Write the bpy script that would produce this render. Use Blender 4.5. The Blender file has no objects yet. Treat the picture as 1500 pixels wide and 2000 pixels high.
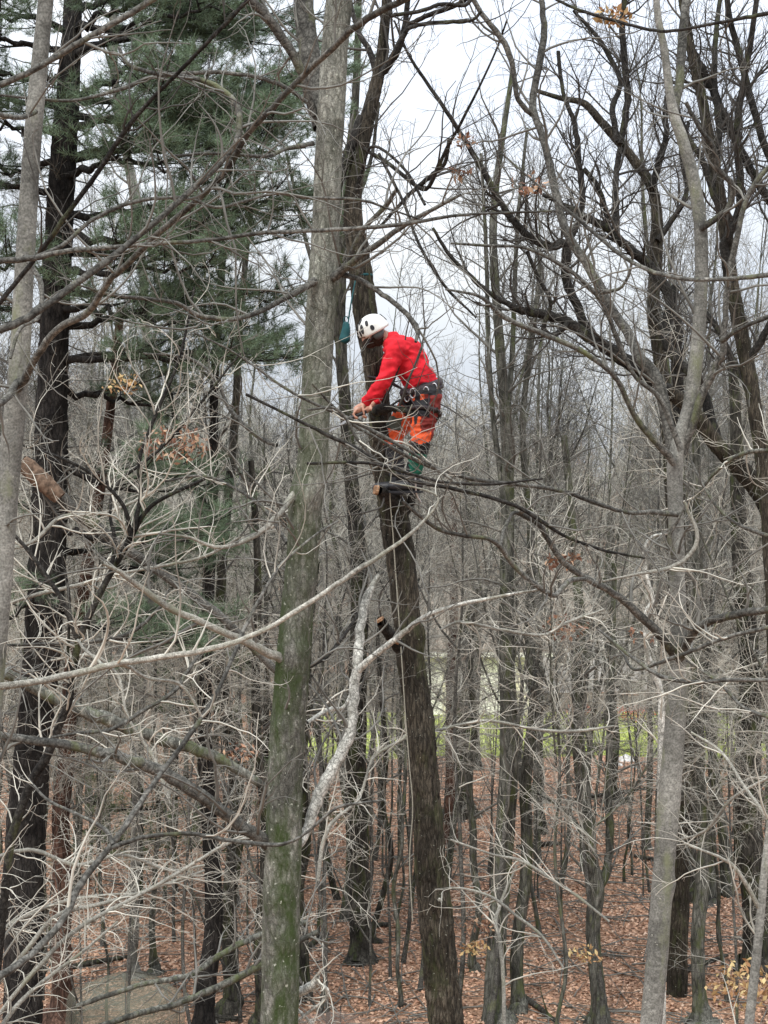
import bpy, bmesh, math, random
import numpy as np
from mathutils import Vector, Matrix, noise as mnoise

random.seed(7)
rng = np.random.default_rng(7)
SC = bpy.context.scene
COL = SC.collection

# ------------------------------------------------------------------ camera
EYE = 7.0          # metres above the valley floor (seen from an upper deck)
cam_d = bpy.data.cameras.new("camera")
cam = bpy.data.objects.new("camera", cam_d)
COL.objects.link(cam)
cam.location = (0, 0, EYE)
cam.rotation_euler = (math.radians(90), 0, 0)
cam_d.sensor_fit = 'VERTICAL'
cam_d.sensor_height = 36.0
cam_d.lens = 54.0
cam_d.shift_y = 0.025
cam_d.clip_start = 0.1
cam_d.clip_end = 1500
SC.camera = cam

# ------------------------------------------------------------------ sky and light
SUN_EL, SUN_ROT = 52.0, 200.0
world = bpy.data.worlds.new("World")
SC.world = world
world.use_nodes = True
wn, wl = world.node_tree.nodes, world.node_tree.links
wn.clear()
sky = wn.new('ShaderNodeTexSky')
sky.sky_type = 'NISHITA'
sky.sun_disc = False
sky.sun_elevation = math.radians(SUN_EL)
sky.sun_rotation = math.radians(SUN_ROT)
sky.dust_density = 4.0
bg1 = wn.new('ShaderNodeBackground'); bg1.inputs['Strength'].default_value = 0.1
wl.new(sky.outputs[0], bg1.inputs['Color'])
# overcast cloud deck: brighter towards the zenith, faint soft cloud structure
tc = wn.new('ShaderNodeTexCoord')
sep = wn.new('ShaderNodeSeparateXYZ'); wl.new(tc.outputs['Generated'], sep.inputs[0])
grad = wn.new('ShaderNodeMapRange')
grad.inputs['From Min'].default_value = 0.0; grad.inputs['From Max'].default_value = 1.0
grad.inputs['To Min'].default_value = 0.45; grad.inputs['To Max'].default_value = 2.1
wl.new(sep.outputs['Z'], grad.inputs['Value'])
cn = wn.new('ShaderNodeTexNoise'); cn.inputs['Scale'].default_value = 3.0
cn.inputs['Detail'].default_value = 5.0
mp = wn.new('ShaderNodeMapping'); mp.inputs['Scale'].default_value = (1, 1, 2.5)
wl.new(tc.outputs['Generated'], mp.inputs[0]); wl.new(mp.outputs[0], cn.inputs['Vector'])
cr = wn.new('ShaderNodeValToRGB')
cr.color_ramp.elements[0].position = 0.35; cr.color_ramp.elements[0].color = (0.74, 0.80, 0.90, 1)
cr.color_ramp.elements[1].position = 0.65; cr.color_ramp.elements[1].color = (0.95, 0.98, 1.0, 1)
wl.new(cn.outputs['Fac'], cr.inputs[0])
bg2 = wn.new('ShaderNodeBackground')
wl.new(cr.outputs[0], bg2.inputs['Color']); wl.new(grad.outputs[0], bg2.inputs['Strength'])
mix = wn.new('ShaderNodeMixShader'); mix.inputs[0].default_value = 0.88
wl.new(bg1.outputs[0], mix.inputs[1]); wl.new(bg2.outputs[0], mix.inputs[2])
wo = wn.new('ShaderNodeOutputWorld'); wl.new(mix.outputs[0], wo.inputs[0])

sun_d = bpy.data.lights.new("sun", 'SUN')
sun_d.energy = 1.5
sun_d.angle = math.radians(14)
sun_d.color = (1.0, 0.98, 0.94)
sun = bpy.data.objects.new("sun", sun_d)
COL.objects.link(sun)
sun.location = (0, -5, 30)
_a, _e = math.radians(SUN_ROT), math.radians(SUN_EL)
_dir = Vector((math.sin(_a) * math.cos(_e), math.cos(_a) * math.cos(_e), math.sin(_e)))
sun.rotation_euler = _dir.to_track_quat('Z', 'Y').to_euler()

SC.view_settings.view_transform = 'Standard'
SC.view_settings.look = 'None'
SC.view_settings.exposure = 0.70
SC.view_settings.gamma = 1.0
SC.view_settings.use_curve_mapping = False
SC.cycles.max_bounces = 5
SC.cycles.transparent_max_bounces = 12

F = 3000.0   # focal length in pixels of the 1500 x 2000 photograph
def P(px, py, y):
    return np.array([(px - 750.0) / F * y, y, EYE - (py - 1050.0) / F * y])

# ------------------------------------------------------------------ materials
def mat(name, rough=0.85, spec=0.25):
    m = bpy.data.materials.new(name); m.use_nodes = True
    b = m.node_tree.nodes['Principled BSDF']
    b.inputs['Roughness'].default_value = rough
    b.inputs['Specular IOR Level'].default_value = spec
    return m, m.node_tree.nodes, m.node_tree.links, b

def plain(name, col, rough=0.7, spec=0.3, metal=0.0, var=0.15, scale=30.0, bump=0.0):
    m, n, l, b = mat(name, rough, spec)
    b.inputs['Metallic'].default_value = metal
    t = n.new('ShaderNodeTexCoord'); x = n.new('ShaderNodeTexNoise')
    x.inputs['Scale'].default_value = scale; x.inputs['Detail'].default_value = 4
    l.new(t.outputs['Object'], x.inputs['Vector'])
    r = n.new('ShaderNodeValToRGB')
    r.color_ramp.elements[0].position = 0.3; r.color_ramp.elements[1].position = 0.7
    r.color_ramp.elements[0].color = tuple(c * (1 - var) for c in col) + (1,)
    r.color_ramp.elements[1].color = tuple(min(1, c * (1 + var)) for c in col) + (1,)
    l.new(x.outputs['Fac'], r.inputs[0]); l.new(r.outputs[0], b.inputs['Base Color'])
    if bump:
        bp = n.new('ShaderNodeBump'); bp.inputs['Strength'].default_value = bump
        bp.inputs['Distance'].default_value = 0.01
        l.new(x.outputs['Fac'], bp.inputs['Height']); l.new(bp.outputs[0], b.inputs['Normal'])
    return m

def bark(name, c1, c2, moss=None, moss_amt=0.0, lichen=None, lichen_amt=0.0, zs=0.22, scale=28.0,
         bump=0.6, rough=0.9, moss_below=None, crack_dark=0.45):
    m, n, l, b = mat(name, rough, 0.15)
    t = n.new('ShaderNodeTexCoord'); mpn = n.new('ShaderNodeMapping')
    mpn.inputs['Scale'].default_value = (1, 1, zs)
    l.new(t.outputs['Object'], mpn.inputs[0])
    x = n.new('ShaderNodeTexNoise'); x.inputs['Scale'].default_value = scale
    x.inputs['Detail'].default_value = 6; x.inputs['Roughness'].default_value = 0.65
    l.new(mpn.outputs[0], x.inputs['Vector'])
    r = n.new('ShaderNodeValToRGB')
    r.color_ramp.elements[0].position = 0.34; r.color_ramp.elements[1].position = 0.66
    r.color_ramp.elements[0].color = tuple(c1) + (1,); r.color_ramp.elements[1].color = tuple(c2) + (1,)
    l.new(x.outputs['Fac'], r.inputs[0])
    out = r.outputs[0]
    cx = n.new('ShaderNodeTexVoronoi'); cx.feature = 'DISTANCE_TO_EDGE'; cx.inputs['Scale'].default_value = scale * 1.1
    ad = n.new('ShaderNodeVectorMath'); ad.operation = 'MULTIPLY_ADD'
    ad.inputs[1].default_value = (0.05, 0.05, 0.05); l.new(x.outputs['Color'], ad.inputs[0]); l.new(mpn.outputs[0], ad.inputs[2])
    l.new(ad.outputs[0], cx.inputs['Vector'])
    ck = n.new('ShaderNodeMapRange'); ck.inputs['From Max'].default_value = 0.16; ck.inputs['To Min'].default_value = crack_dark
    ck.inputs['To Max'].default_value = 1.0
    l.new(cx.outputs['Distance'], ck.inputs['Value'])
    fn = n.new('ShaderNodeTexNoise'); fn.inputs['Scale'].default_value = scale * 5; fn.inputs['Detail'].default_value = 4
    l.new(t.outputs['Object'], fn.inputs['Vector'])
    fm = n.new('ShaderNodeMapRange'); fm.inputs['From Min'].default_value = 0.35; fm.inputs['From Max'].default_value = 0.65
    fm.inputs['To Min'].default_value = 0.68; fm.inputs['To Max'].default_value = 1.3; l.new(fn.outputs['Fac'], fm.inputs['Value'])
    cm = n.new('ShaderNodeMath'); cm.operation = 'MULTIPLY'; l.new(ck.outputs[0], cm.inputs[0]); l.new(fm.outputs[0], cm.inputs[1])
    v0 = n.new('ShaderNodeVectorMath'); v0.operation = 'SCALE'; l.new(out, v0.inputs[0]); l.new(cm.outputs[0], v0.inputs['Scale']); out = v0.outputs[0]
    # broad tonal patches
    g = n.new('ShaderNodeTexNoise'); g.inputs['Scale'].default_value = 2.3; g.inputs['Detail'].default_value = 3
    l.new(t.outputs['Object'], g.inputs['Vector'])
    gm = n.new('ShaderNodeMapRange'); gm.inputs['From Min'].default_value = 0.35; gm.inputs['From Max'].default_value = 0.65
    gm.inputs['To Min'].default_value = 0.55; gm.inputs['To Max'].default_value = 1.3
    l.new(g.outputs['Fac'], gm.inputs['Value'])
    vm = n.new('ShaderNodeVectorMath'); vm.operation = 'SCALE'
    l.new(out, vm.inputs[0]); l.new(gm.outputs[0], vm.inputs['Scale']); out = vm.outputs[0]
    if moss:
        y = n.new('ShaderNodeTexNoise'); y.inputs['Scale'].default_value = 5.0
        y.inputs['Detail'].default_value = 7; y.inputs['Roughness'].default_value = 0.7
        mp2 = n.new('ShaderNodeMapping'); mp2.inputs['Scale'].default_value = (1, 1, 0.4)
        mp2.inputs['Location'].default_value = (3.1, 1.7, 0)
        l.new(t.outputs['Object'], mp2.inputs[0]); l.new(mp2.outputs[0], y.inputs['Vector'])
        rr = n.new('ShaderNodeMapRange'); rr.inputs['From Min'].default_value = 0.62 - moss_amt * 0.3
        rr.inputs['From Max'].default_value = 0.80 - moss_amt * 0.3
        l.new(y.outputs['Fac'], rr.inputs['Value'])
        fac = rr.outputs[0]
        if moss_below is not None:
            sp = n.new('ShaderNodeSeparateXYZ'); l.new(t.outputs['Object'], sp.inputs[0])
            mr = n.new('ShaderNodeMapRange'); mr.inputs['From Min'].default_value = moss_below[0]
            mr.inputs['From Max'].default_value = moss_below[1]
            mr.inputs['To Min'].default_value = 1.0; mr.inputs['To Max'].default_value = 0.15
            l.new(sp.outputs['Z'], mr.inputs['Value'])
            mu = n.new('ShaderNodeMath'); mu.operation = 'MULTIPLY'
            l.new(fac, mu.inputs[0]); l.new(mr.outputs[0], mu.inputs[1]); fac = mu.outputs[0]
        mx = n.new('ShaderNodeMix'); mx.data_type = 'RGBA'
        l.new(fac, mx.inputs['Factor']); l.new(out, mx.inputs['A'])
        mx.inputs['B'].default_value = tuple(moss) + (1,)
        out = mx.outputs['Result']
    if lichen:
        v = n.new('ShaderNodeTexNoise'); v.inputs['Scale'].default_value = 42.0; v.inputs['Detail'].default_value = 3
        l.new(t.outputs['Object'], v.inputs['Vector'])
        r2 = n.new('ShaderNodeMapRange'); r2.inputs['From Min'].default_value = 0.70 - lichen_amt * 0.2
        r2.inputs['From Max'].default_value = 0.76 - lichen_amt * 0.2
        l.new(v.outputs['Fac'], r2.inputs['Value'])
        mx = n.new('ShaderNodeMix'); mx.data_type = 'RGBA'
        l.new(r2.outputs[0], mx.inputs['Factor']); l.new(out, mx.inputs['A'])
        mx.inputs['B'].default_value = tuple(lichen) + (1,)
        out = mx.outputs['Result']
    l.new(out, b.inputs['Base Color'])
    if bump:
        bp = n.new('ShaderNodeBump'); bp.inputs['Strength'].default_value = bump
        bp.inputs['Distance'].default_value = 0.02
        hm = n.new('ShaderNodeMath'); hm.operation = 'MULTIPLY'; l.new(x.outputs['Fac'], hm.inputs[0]); l.new(ck.outputs[0], hm.inputs[1])
        l.new(hm.outputs[0], bp.inputs['Height']); l.new(bp.outputs[0], b.inputs['Normal'])
    return m

M = {}
M['grey_bark'] = bark('grey_mossy_bark', (0.115, 0.112, 0.095), (0.30, 0.295, 0.255), moss=(0.046, 0.064, 0.024), moss_amt=0.75,
                      lichen=(0.40, 0.41, 0.34), lichen_amt=0.20, moss_below=(6.4, 9.0), bump=0.8, crack_dark=0.6, zs=0.4)
M['dark_bark'] = bark('dark_oak_bark', (0.022, 0.019, 0.015), (0.105, 0.090, 0.068), moss=(0.07, 0.08, 0.035), moss_amt=0.30,
                      lichen=(0.40, 0.42, 0.35), lichen_amt=0.06, bump=1.0, zs=0.18, scale=34)
M['smooth_bark'] = bark('smooth_grey_bark', (0.145, 0.142, 0.125), (0.255, 0.25, 0.225), moss=(0.17, 0.18, 0.11), moss_amt=0.25,
                        lichen=(0.42, 0.41, 0.35), lichen_amt=0.06, bump=0.2, zs=1.6, scale=18, crack_dark=0.85)
M['limb_bark'] = bark('grey_limb_bark', (0.060, 0.058, 0.051), (0.170, 0.164, 0.146), moss=(0.12, 0.13, 0.06), moss_amt=0.22,
                      bump=0.3, zs=1, scale=25)
M['dark_limb'] = bark('dark_limb_bark', (0.016, 0.015, 0.014), (0.058, 0.054, 0.048), moss=(0.09, 0.10, 0.045), moss_amt=0.22,
                      bump=0.5, zs=1, scale=25)
M['pine_bark'] = bark('black_pine_bark', (0.012, 0.011, 0.011), (0.050, 0.045, 0.040), bump=1.0, zs=0.3, scale=18)
M['pale_bark'] = bark('pale_lichen_bark', (0.28, 0.275, 0.24), (0.66, 0.65, 0.59), moss=(0.16, 0.15, 0.11), moss_amt=0.35,
                      bump=0.4, zs=0.8, scale=30)
M['mid_bark'] = bark('grey_green_bark', (0.062, 0.062, 0.052), (0.175, 0.173, 0.148), moss=(0.085, 0.10, 0.04), moss_amt=0.4,
                     bump=0.5, scale=16)
M['mid_dark'] = bark('black_brown_bark', (0.028, 0.026, 0.022), (0.10, 0.093, 0.078), moss=(0.07, 0.085, 0.03), moss_amt=0.35,
                     bump=0.7, scale=16)
M['red_bark'] = bark('red_cedar_bark', (0.055, 0.034, 0.026), (0.17, 0.098, 0.072), bump=0.7, scale=16)
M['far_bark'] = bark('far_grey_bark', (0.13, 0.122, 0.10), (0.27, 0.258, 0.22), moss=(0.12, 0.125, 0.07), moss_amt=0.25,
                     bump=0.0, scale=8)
M['twig_pale'] = plain('pale_twig', (0.44, 0.42, 0.36), 0.8, 0.2, scale=4, var=0.45)
M['twig'] = plain('grey_twig', (0.150, 0.145, 0.128), 0.8, 0.2, scale=6, var=0.35)
M['twig_dark'] = plain('dark_twig', (0.060, 0.056, 0.050), 0.8, 0.2, scale=6, var=0.3)
M['twig_far'] = plain('far_twig', (0.36, 0.35, 0.305), 0.9, 0.1, scale=2, var=0.25)
M['twig_red'] = plain('red_brown_twig', (0.33, 0.27, 0.22), 0.9, 0.1, scale=2, var=0.25)
M['wood_cut'] = plain('fresh_cut_wood', (0.24, 0.14, 0.08), 0.8, 0.2, scale=55, var=0.6, bump=0.6)
M['branch_bark'] = bark('pale_grey_branch_bark', (0.20, 0.19, 0.16), (0.44, 0.425, 0.37), moss=(0.20, 0.20, 0.14), moss_amt=0.35,
                        bump=0.5, zs=1, scale=55, crack_dark=0.7)
M['needles'] = plain('blue_green_needles', (0.105, 0.150, 0.090), 0.65, 0.3, scale=1.6, var=0.45)
M['needles_light'] = plain('soft_green_needles', (0.12, 0.165, 0.075), 0.65, 0.3, scale=1.6, var=0.35)

# leaf materials: one colour per leaf (each leaf is its own mesh island)
def leaf_mat(name, cols, rough=0.75, trans=0.0):
    m, n, l, b = mat(name, rough, 0.25)
    g = n.new('ShaderNodeNewGeometry'); r = n.new('ShaderNodeValToRGB')
    r.color_ramp.interpolation = 'CONSTANT'
    els = r.color_ramp.elements
    while len(els) < len(cols): els.new(0.5)
    for i, c in enumerate(cols):
        els[i].position = i / len(cols); els[i].color = tuple(c) + (1,)
    l.new(g.outputs['Random Per Island'], r.inputs[0]); l.new(r.outputs[0], b.inputs['Base Color'])
    return m
M['litter'] = leaf_mat('fallen_leaves', [(0.50, 0.295, 0.19), (0.38, 0.215, 0.135), (0.57, 0.365, 0.25), (0.24, 0.135, 0.09),
                                         (0.53, 0.31, 0.20), (0.60, 0.40, 0.28), (0.43, 0.24, 0.15), (0.31, 0.17, 0.11),
                                         (0.52, 0.33, 0.24), (0.45, 0.26, 0.175), (0.60, 0.43, 0.32)])
M['dead_leaf'] = leaf_mat('hanging_dead_leaves', [(0.30, 0.165, 0.10), (0.20, 0.10, 0.065), (0.38, 0.24, 0.15), (0.14, 0.075, 0.05)])
M['ochre_leaf'] = leaf_mat('ochre_leaves', [(0.40, 0.28, 0.13), (0.46, 0.35, 0.17), (0.28, 0.17, 0.08), (0.34, 0.19, 0.09)])
M['grass_blade'] = leaf_mat('lawn_blades', [(0.32, 0.37, 0.11), (0.38, 0.42, 0.14), (0.27, 0.31, 0.09), (0.43, 0.45, 0.17)])
M['red_leaf'] = leaf_mat('red_shrub_leaves', [(0.58, 0.13, 0.09), (0.66, 0.20, 0.14), (0.44, 0.09, 0.06)])

# ------------------------------------------------------------------ object helpers
def tag(o, label=None, cat=None, group=None, kind=None):
    if label: o['label'] = label
    if cat: o['category'] = cat
    if group: o['group'] = group
    if kind: o['kind'] = kind
    return o

def empty(name, loc, label=None, cat=None, group=None):
    o = bpy.data.objects.new(name, None); COL.objects.link(o)
    o.location = loc; o.empty_display_size = 0.2
    return tag(o, label, cat, group)

def link(name, me, parent=None, loc=(0, 0, 0)):
    o = bpy.data.objects.new(name, me); COL.objects.link(o)
    o.location = loc
    if parent: o.parent = parent
    return o

def np_mesh(name, V, Fc, material, smooth=True, org=(0, 0, 0), matidx=None):
    V = np.asarray(V, dtype=np.float32) - np.asarray(org, dtype=np.float32)
    Fc = np.asarray(Fc, dtype=np.int32)
    me = bpy.data.meshes.new(name)
    k = Fc.shape[1]
    me.vertices.add(len(V)); me.vertices.foreach_set('co', V.ravel())
    me.loops.add(Fc.size); me.loops.foreach_set('vertex_index', Fc.ravel())
    me.polygons.add(len(Fc))
    me.polygons.foreach_set('loop_start', np.arange(0, Fc.size, k, dtype=np.int32))
    me.polygons.foreach_set('loop_total', np.full(len(Fc), k, dtype=np.int32))
    if smooth: me.polygons.foreach_set('use_smooth', np.ones(len(Fc), dtype=bool))
    mats = material if isinstance(material, (list, tuple)) else [material]
    for mm in mats: me.materials.append(mm)
    if matidx is not None: me.polygons.foreach_set('material_index', np.asarray(matidx, dtype=np.int32))
    me.update(calc_edges=True); me.validate()
    return me

def bm_mesh(name, bm, material, org=(0, 0, 0), smooth=False):
    me = bpy.data.meshes.new(name)
    bmesh.ops.translate(bm, verts=bm.verts, vec=-Vector(org))
    bmesh.ops.recalc_face_normals(bm, faces=bm.faces)
    bm.to_mesh(me); bm.free()
    mats = material if isinstance(material, (list, tuple)) else [material]
    for mm in mats: me.materials.append(mm)
    if smooth:
        for p in me.polygons: p.use_smooth = True
    return me

def nrm(a):
    return a / (np.linalg.norm(a, axis=-1, keepdims=True) + 1e-9)

def tubes(PP, RR, sides):
    """sweep a batch of polylines PP (B,n,3) with radii RR (B,n) into quads"""
    B, n, _ = PP.shape
    T = np.gradient(PP, axis=1) if n > 2 else np.repeat(PP[:, 1:] - PP[:, :1], n, axis=1)
    T = nrm(T)
    ch = nrm(PP[:, -1] - PP[:, 0])
    ref = np.where(np.abs(ch[:, 2:3]) < 0.8, np.array([[0., 0., 1.]]), np.array([[0., 1., 0.]]))
    ref = nrm(ref - ch * (ref * ch).sum(1, keepdims=True))
    S = nrm(np.cross(T, np.repeat(ref[:, None], n, axis=1)) + 1e-6)
    U = np.cross(S, T)
    a = np.arange(sides) * 2 * math.pi / sides
    V = PP[:, :, None] + RR[:, :, None, None] * (S[:, :, None] * np.cos(a)[None, None, :, None] + U[:, :, None] * np.sin(a)[None, None, :, None])
    b = np.arange(B)[:, None, None] * n * sides; i = np.arange(n - 1)[None, :, None] * sides
    j = np.arange(sides)[None, None, :]; j2 = (j + 1) % sides
    Q = np.stack([b + i + j, b + i + j2, b + i + sides + j2, b + i + sides + j], axis=-1).reshape(-1, 4)
    return V.reshape(-1, 3), Q

def vnoise(u, v, nu, nv, seed):
    """smooth value noise, periodic in u (0..1); v in cells"""
    r = np.random.default_rng(seed); G = r.uniform(-1, 1, (nv + 2, nu))
    x = u * nu; i = np.floor(x).astype(int); fx = x - i; i0 = i % nu; i1 = (i + 1) % nu
    y = np.mod(v, nv); j = np.floor(y).astype(int); fy = y - j; j0 = j % nv; j1 = (j + 1) % nv
    fx = fx * fx * (3 - 2 * fx); fy = fy * fy * (3 - 2 * fy)
    return (G[j0, i0] * (1 - fx) + G[j0, i1] * fx) * (1 - fy) + (G[j1, i0] * (1 - fx) + G[j1, i1] * fx) * fy

def merge(parts):
    Vs, Fs, o = [], [], 0
    for V, Q in parts:
        Vs.append(V); Fs.append(Q + o); o += len(V)
    return np.concatenate(Vs), np.concatenate(Fs)

def spline(pts, n):
    """Catmull-Rom through pts (k,d) evaluated at n even parameters"""
    p = np.asarray(pts, float)
    k = len(p)
    if k == 2:
        t = np.linspace(0, 1, n)[:, None]; return p[0] * (1 - t) + p[1] * t
    e = np.vstack([2 * p[0] - p[1], p, 2 * p[-1] - p[-2]])
    u = np.linspace(0, k - 1 - 1e-6, n); i = u.astype(int); t = (u - i)[:, None]
    a, b, c, d = e[i], e[i + 1], e[i + 2], e[i + 3]
    return 0.5 * (2 * b + (c - a) * t + (2 * a - 5 * b + 4 * c - d) * t ** 2 + (3 * b - a - 3 * c + d) * t ** 3)

def trace(pts, d0, d1=None, n=None):
    """traced limb: list of (px, py, halfwidth px) given its own distance -> (n,4) xyz + radius"""
    d1 = d0 if d1 is None else d1
    k = len(pts)
    out = []
    for i, (a, b, h) in enumerate(pts):
        d = d0 + (d1 - d0) * i / max(1, k - 1)
        p = P(a, b, d); out.append([p[0], p[1], p[2], h / F * d])
    n = n or max(8, (k - 1) * 5 + 1)
    return spline(out, n)

def hero_trunk(S, sides=22, rough=0.07, knots=(), seed=0, ridge=0.0):
    """one thick stem with an uneven, knotted surface"""
    n = len(S)
    V, Q = tubes(S[None, :, :3], S[None, :, 3], sides)
    V = V.reshape(n, sides, 3)
    C = S[:, None, :3]; Rr = S[:, 3]
    r = np.random.default_rng(seed + 5)
    ph = r.uniform(0, 6.28, 6)
    th = np.arange(sides) * 2 * math.pi / sides
    hgt = S[:, 2][:, None]
    rad = 1 + rough * (0.5 * np.sin(2 * th[None] + hgt * 1.3 + ph[0]) + 0.4 * np.sin(3 * th[None] - hgt * 2.1 + ph[1])
                       + 0.35 * np.sin(hgt * 7 + ph[2] + th[None]) ) + r.normal(0, rough * 0.28, (n, sides))
    if ridge:
        arc = np.concatenate([[0], np.cumsum(np.linalg.norm(np.diff(S[:, :3], axis=0), axis=1))])[:, None] + 0 * th[None]
        uu = (th / (2 * math.pi))[None] + 0 * arc
        w1 = vnoise(uu, arc * 3.0, 7, 64, seed + 1) * 0.05
        n1 = vnoise(np.mod(uu + w1, 1), arc * 7.0, 18, 128, seed + 2); n2 = vnoise(np.mod(uu + w1 * 1.5, 1), arc * 16.0, 31, 256, seed + 3)
        rad = rad + ridge * ((0.55 - np.abs(n1)) * 1.2 + (0.4 - np.abs(n2)) * 0.7)
    for (kz, ka, ks, amp) in knots:
        dz = (S[:, 2][:, None] - kz) / ks; da = (np.mod(th[None] - ka + math.pi, 2 * math.pi) - math.pi) / 0.7
        rad = rad + amp * np.exp(-(dz ** 2 + da ** 2))
    V = C + (V - C) * rad[..., None]
    return V.reshape(-1, 3), Q

def grow(PP, RR, dens, L, ang=(0.5, 1.1), rr=0.55, npts=6, curl=0.9, wob=0.12, up=0.1, tr=(0.1, 0.97), rmin=0.0012,
         r=None, flat=0.0, rmax=1.0):
    """vectorised side shoots for a batch of parents"""
    r = r or rng
    B, n, _ = PP.shape
    seg = np.linalg.norm(np.diff(PP, axis=1), axis=2).sum(1)
    cnt = np.maximum(0, np.floor(dens * seg + r.uniform(0, 1, B))).astype(int)
    idx = np.repeat(np.arange(B), cnt); N = len(idx)
    if N == 0: return np.zeros((0, npts, 3)), np.zeros((0, npts))
    t = r.uniform(tr[0], tr[1], N); u = t * (n - 1); i = np.minimum(u.astype(int), n - 2); f = (u - i)[:, None]
    p = PP[idx, i] * (1 - f) + PP[idx, i + 1] * f
    T = nrm(PP[idx, i + 1] - PP[idx, i])
    pr = RR[idx, i] * (1 - f[:, 0]) + RR[idx, i + 1] * f[:, 0]
    q = r.normal(0, 1, (N, 3)); q[:, 2] *= (1 - flat)
    q = nrm(q - T * (q * T).sum(1, keepdims=True))
    a = r.uniform(ang[0], ang[1], N)[:, None]
    d = nrm(T * np.cos(a) + q * np.sin(a))
    c = r.normal(0, 1, (N, 3)); c = nrm(c - d * (c * d).sum(1, keepdims=True)) * r.uniform(0.2, 1.0, (N, 1)) * curl
    ll = r.uniform(L[0], L[1], N) * (1.05 - 0.45 * t)
    st = (ll / (npts - 1))[:, None]
    out = [p]
    flip = np.where(r.uniform(0, 1, N) < 0.4, -1.0, 1.0)[:, None]
    for s in range(npts - 1):
        cc = c * (flip if s > npts // 2 else 1.0)
        d = nrm(d + cc / (npts - 1) * 1.6 + r.normal(0, wob, (N, 3)) + np.array([0, 0, up / (npts - 1)]))
        p = p + d * st
        out.append(p)
    Q = np.stack(out, axis=1)
    r0 = np.clip(pr * rr, rmin, rmax) * r.uniform(0.75, 1.1, N)
    tt = np.linspace(0, 1, npts)[None]
    R = np.maximum(r0[:, None] * (1 - 0.72 * tt), rmin * (1.0 - 0.45 * tt))
    return Q, R

def twig_levels(parents, spec, r=None):
    """parents: list of (n,4); returns merged mesh of all side shoots; spec: list of dicts for grow()"""
    out = []
    lv = [(s[None, :, :3], s[None, :, 3]) for s in parents]
    for sp in spec:
        nxt = []
        sp = dict(sp); sides = sp.pop('sides', 3)
        for A, R in lv:
            Q, RQ = grow(A, R, r=r, **sp)
            if len(Q): nxt.append((Q, RQ))
        if not nxt: break
        Q = np.concatenate([a for a, _ in nxt]); RQ = np.concatenate([b for _, b in nxt])
        out.append(tubes(Q, RQ, sides))
        lv = [(Q, RQ)]
    return merge(out) if out else None

def ground_z(x, y):
    x = np.asarray(x, float); y = np.asarray(y, float)
    z = 0.10 * np.sin(x * 0.31 + 1.0) * np.cos(y * 0.23) + 0.05 * np.sin(x * 0.9 + y * 0.6)
    fade = np.clip((y - 42) / 6, 0, 1) * np.clip((70 - y) / 4, 0, 1)
    z = z * (1 - 0.8 * fade)
    z = z + 11.0 * np.clip((y - 72) / 150, 0, 1) ** 1.2
    z = z + 0.02 * np.clip(np.abs(x) - 30, 0, 200)
    return z

# ------------------------------------------------------------------ terrain
def sheet(name, xs, ys, material, dz=0.0, mask=None):
    X, Y = np.meshgrid(xs, ys); Z = ground_z(X, Y) + dz
    V = np.stack([X, Y, Z], -1).reshape(-1, 3); nx, ny = len(xs), len(ys)
    i, j = np.meshgrid(np.arange(nx - 1), np.arange(ny - 1)); a = (j * nx + i).ravel()
    Q = np.stack([a, a + 1, a + nx + 1, a + nx], -1)
    if mask is not None:
        c = V[Q].mean(1); Q = Q[mask(c[:, 0], c[:, 1])]
    o = link(name, np_mesh(name, V, Q, material)); tag(o, kind='structure')
    return o

def ground_mat(name, cols, scale, bump):
    m, n, l, b = mat(name, 0.95, 0.1)
    t = n.new('ShaderNodeTexCoord')
    v = n.new('ShaderNodeTexVoronoi'); v.inputs['Scale'].default_value = scale
    l.new(t.outputs['Object'], v.inputs['Vector'])
    r = n.new('ShaderNodeValToRGB'); els = r.color_ramp.elements
    while len(els) < len(cols): els.new(0.5)
    for i, c in enumerate(cols):
        els[i].position = i / (len(cols) - 1); els[i].color = tuple(c) + (1,)
    s = n.new('ShaderNodeSeparateXYZ'); l.new(v.outputs['Color'], s.inputs[0])
    l.new(s.outputs['X'], r.inputs[0])
    g = n.new('ShaderNodeTexNoise'); g.inputs['Scale'].default_value = 0.5; g.inputs['Detail'].default_value = 5
    l.new(t.outputs['Object'], g.inputs['Vector'])
    gm = n.new('ShaderNodeMapRange'); gm.inputs['From Min'].default_value = 0.3; gm.inputs['From Max'].default_value = 0.7
    gm.inputs['To Min'].default_value = 0.7; gm.inputs['To Max'].default_value = 1.15
    l.new(g.outputs['Fac'], gm.inputs['Value'])
    vm = n.new('ShaderNodeVectorMath'); vm.operation = 'SCALE'
    l.new(r.outputs[0], vm.inputs[0]); l.new(gm.outputs[0], vm.inputs['Scale'])
    l.new(vm.outputs[0], b.inputs['Base Color'])
    bp = n.new('ShaderNodeBump'); bp.inputs['Strength'].default_value = bump; bp.inputs['Distance'].default_value = 0.03
    l.new(v.outputs['Distance'], bp.inputs['Height']); l.new(bp.outputs[0], b.inputs['Normal'])
    return m
M['floor'] = ground_mat('leaf_litter_floor', [(0.10, 0.062, 0.042), (0.23, 0.135, 0.088), (0.35, 0.21, 0.135), (0.46, 0.29, 0.20)], 22, 0.8)
M['lawn'] = ground_mat('green_lawn', [(0.33, 0.40, 0.10), (0.41, 0.47, 0.13), (0.47, 0.52, 0.17)], 9, 0.3)

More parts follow.
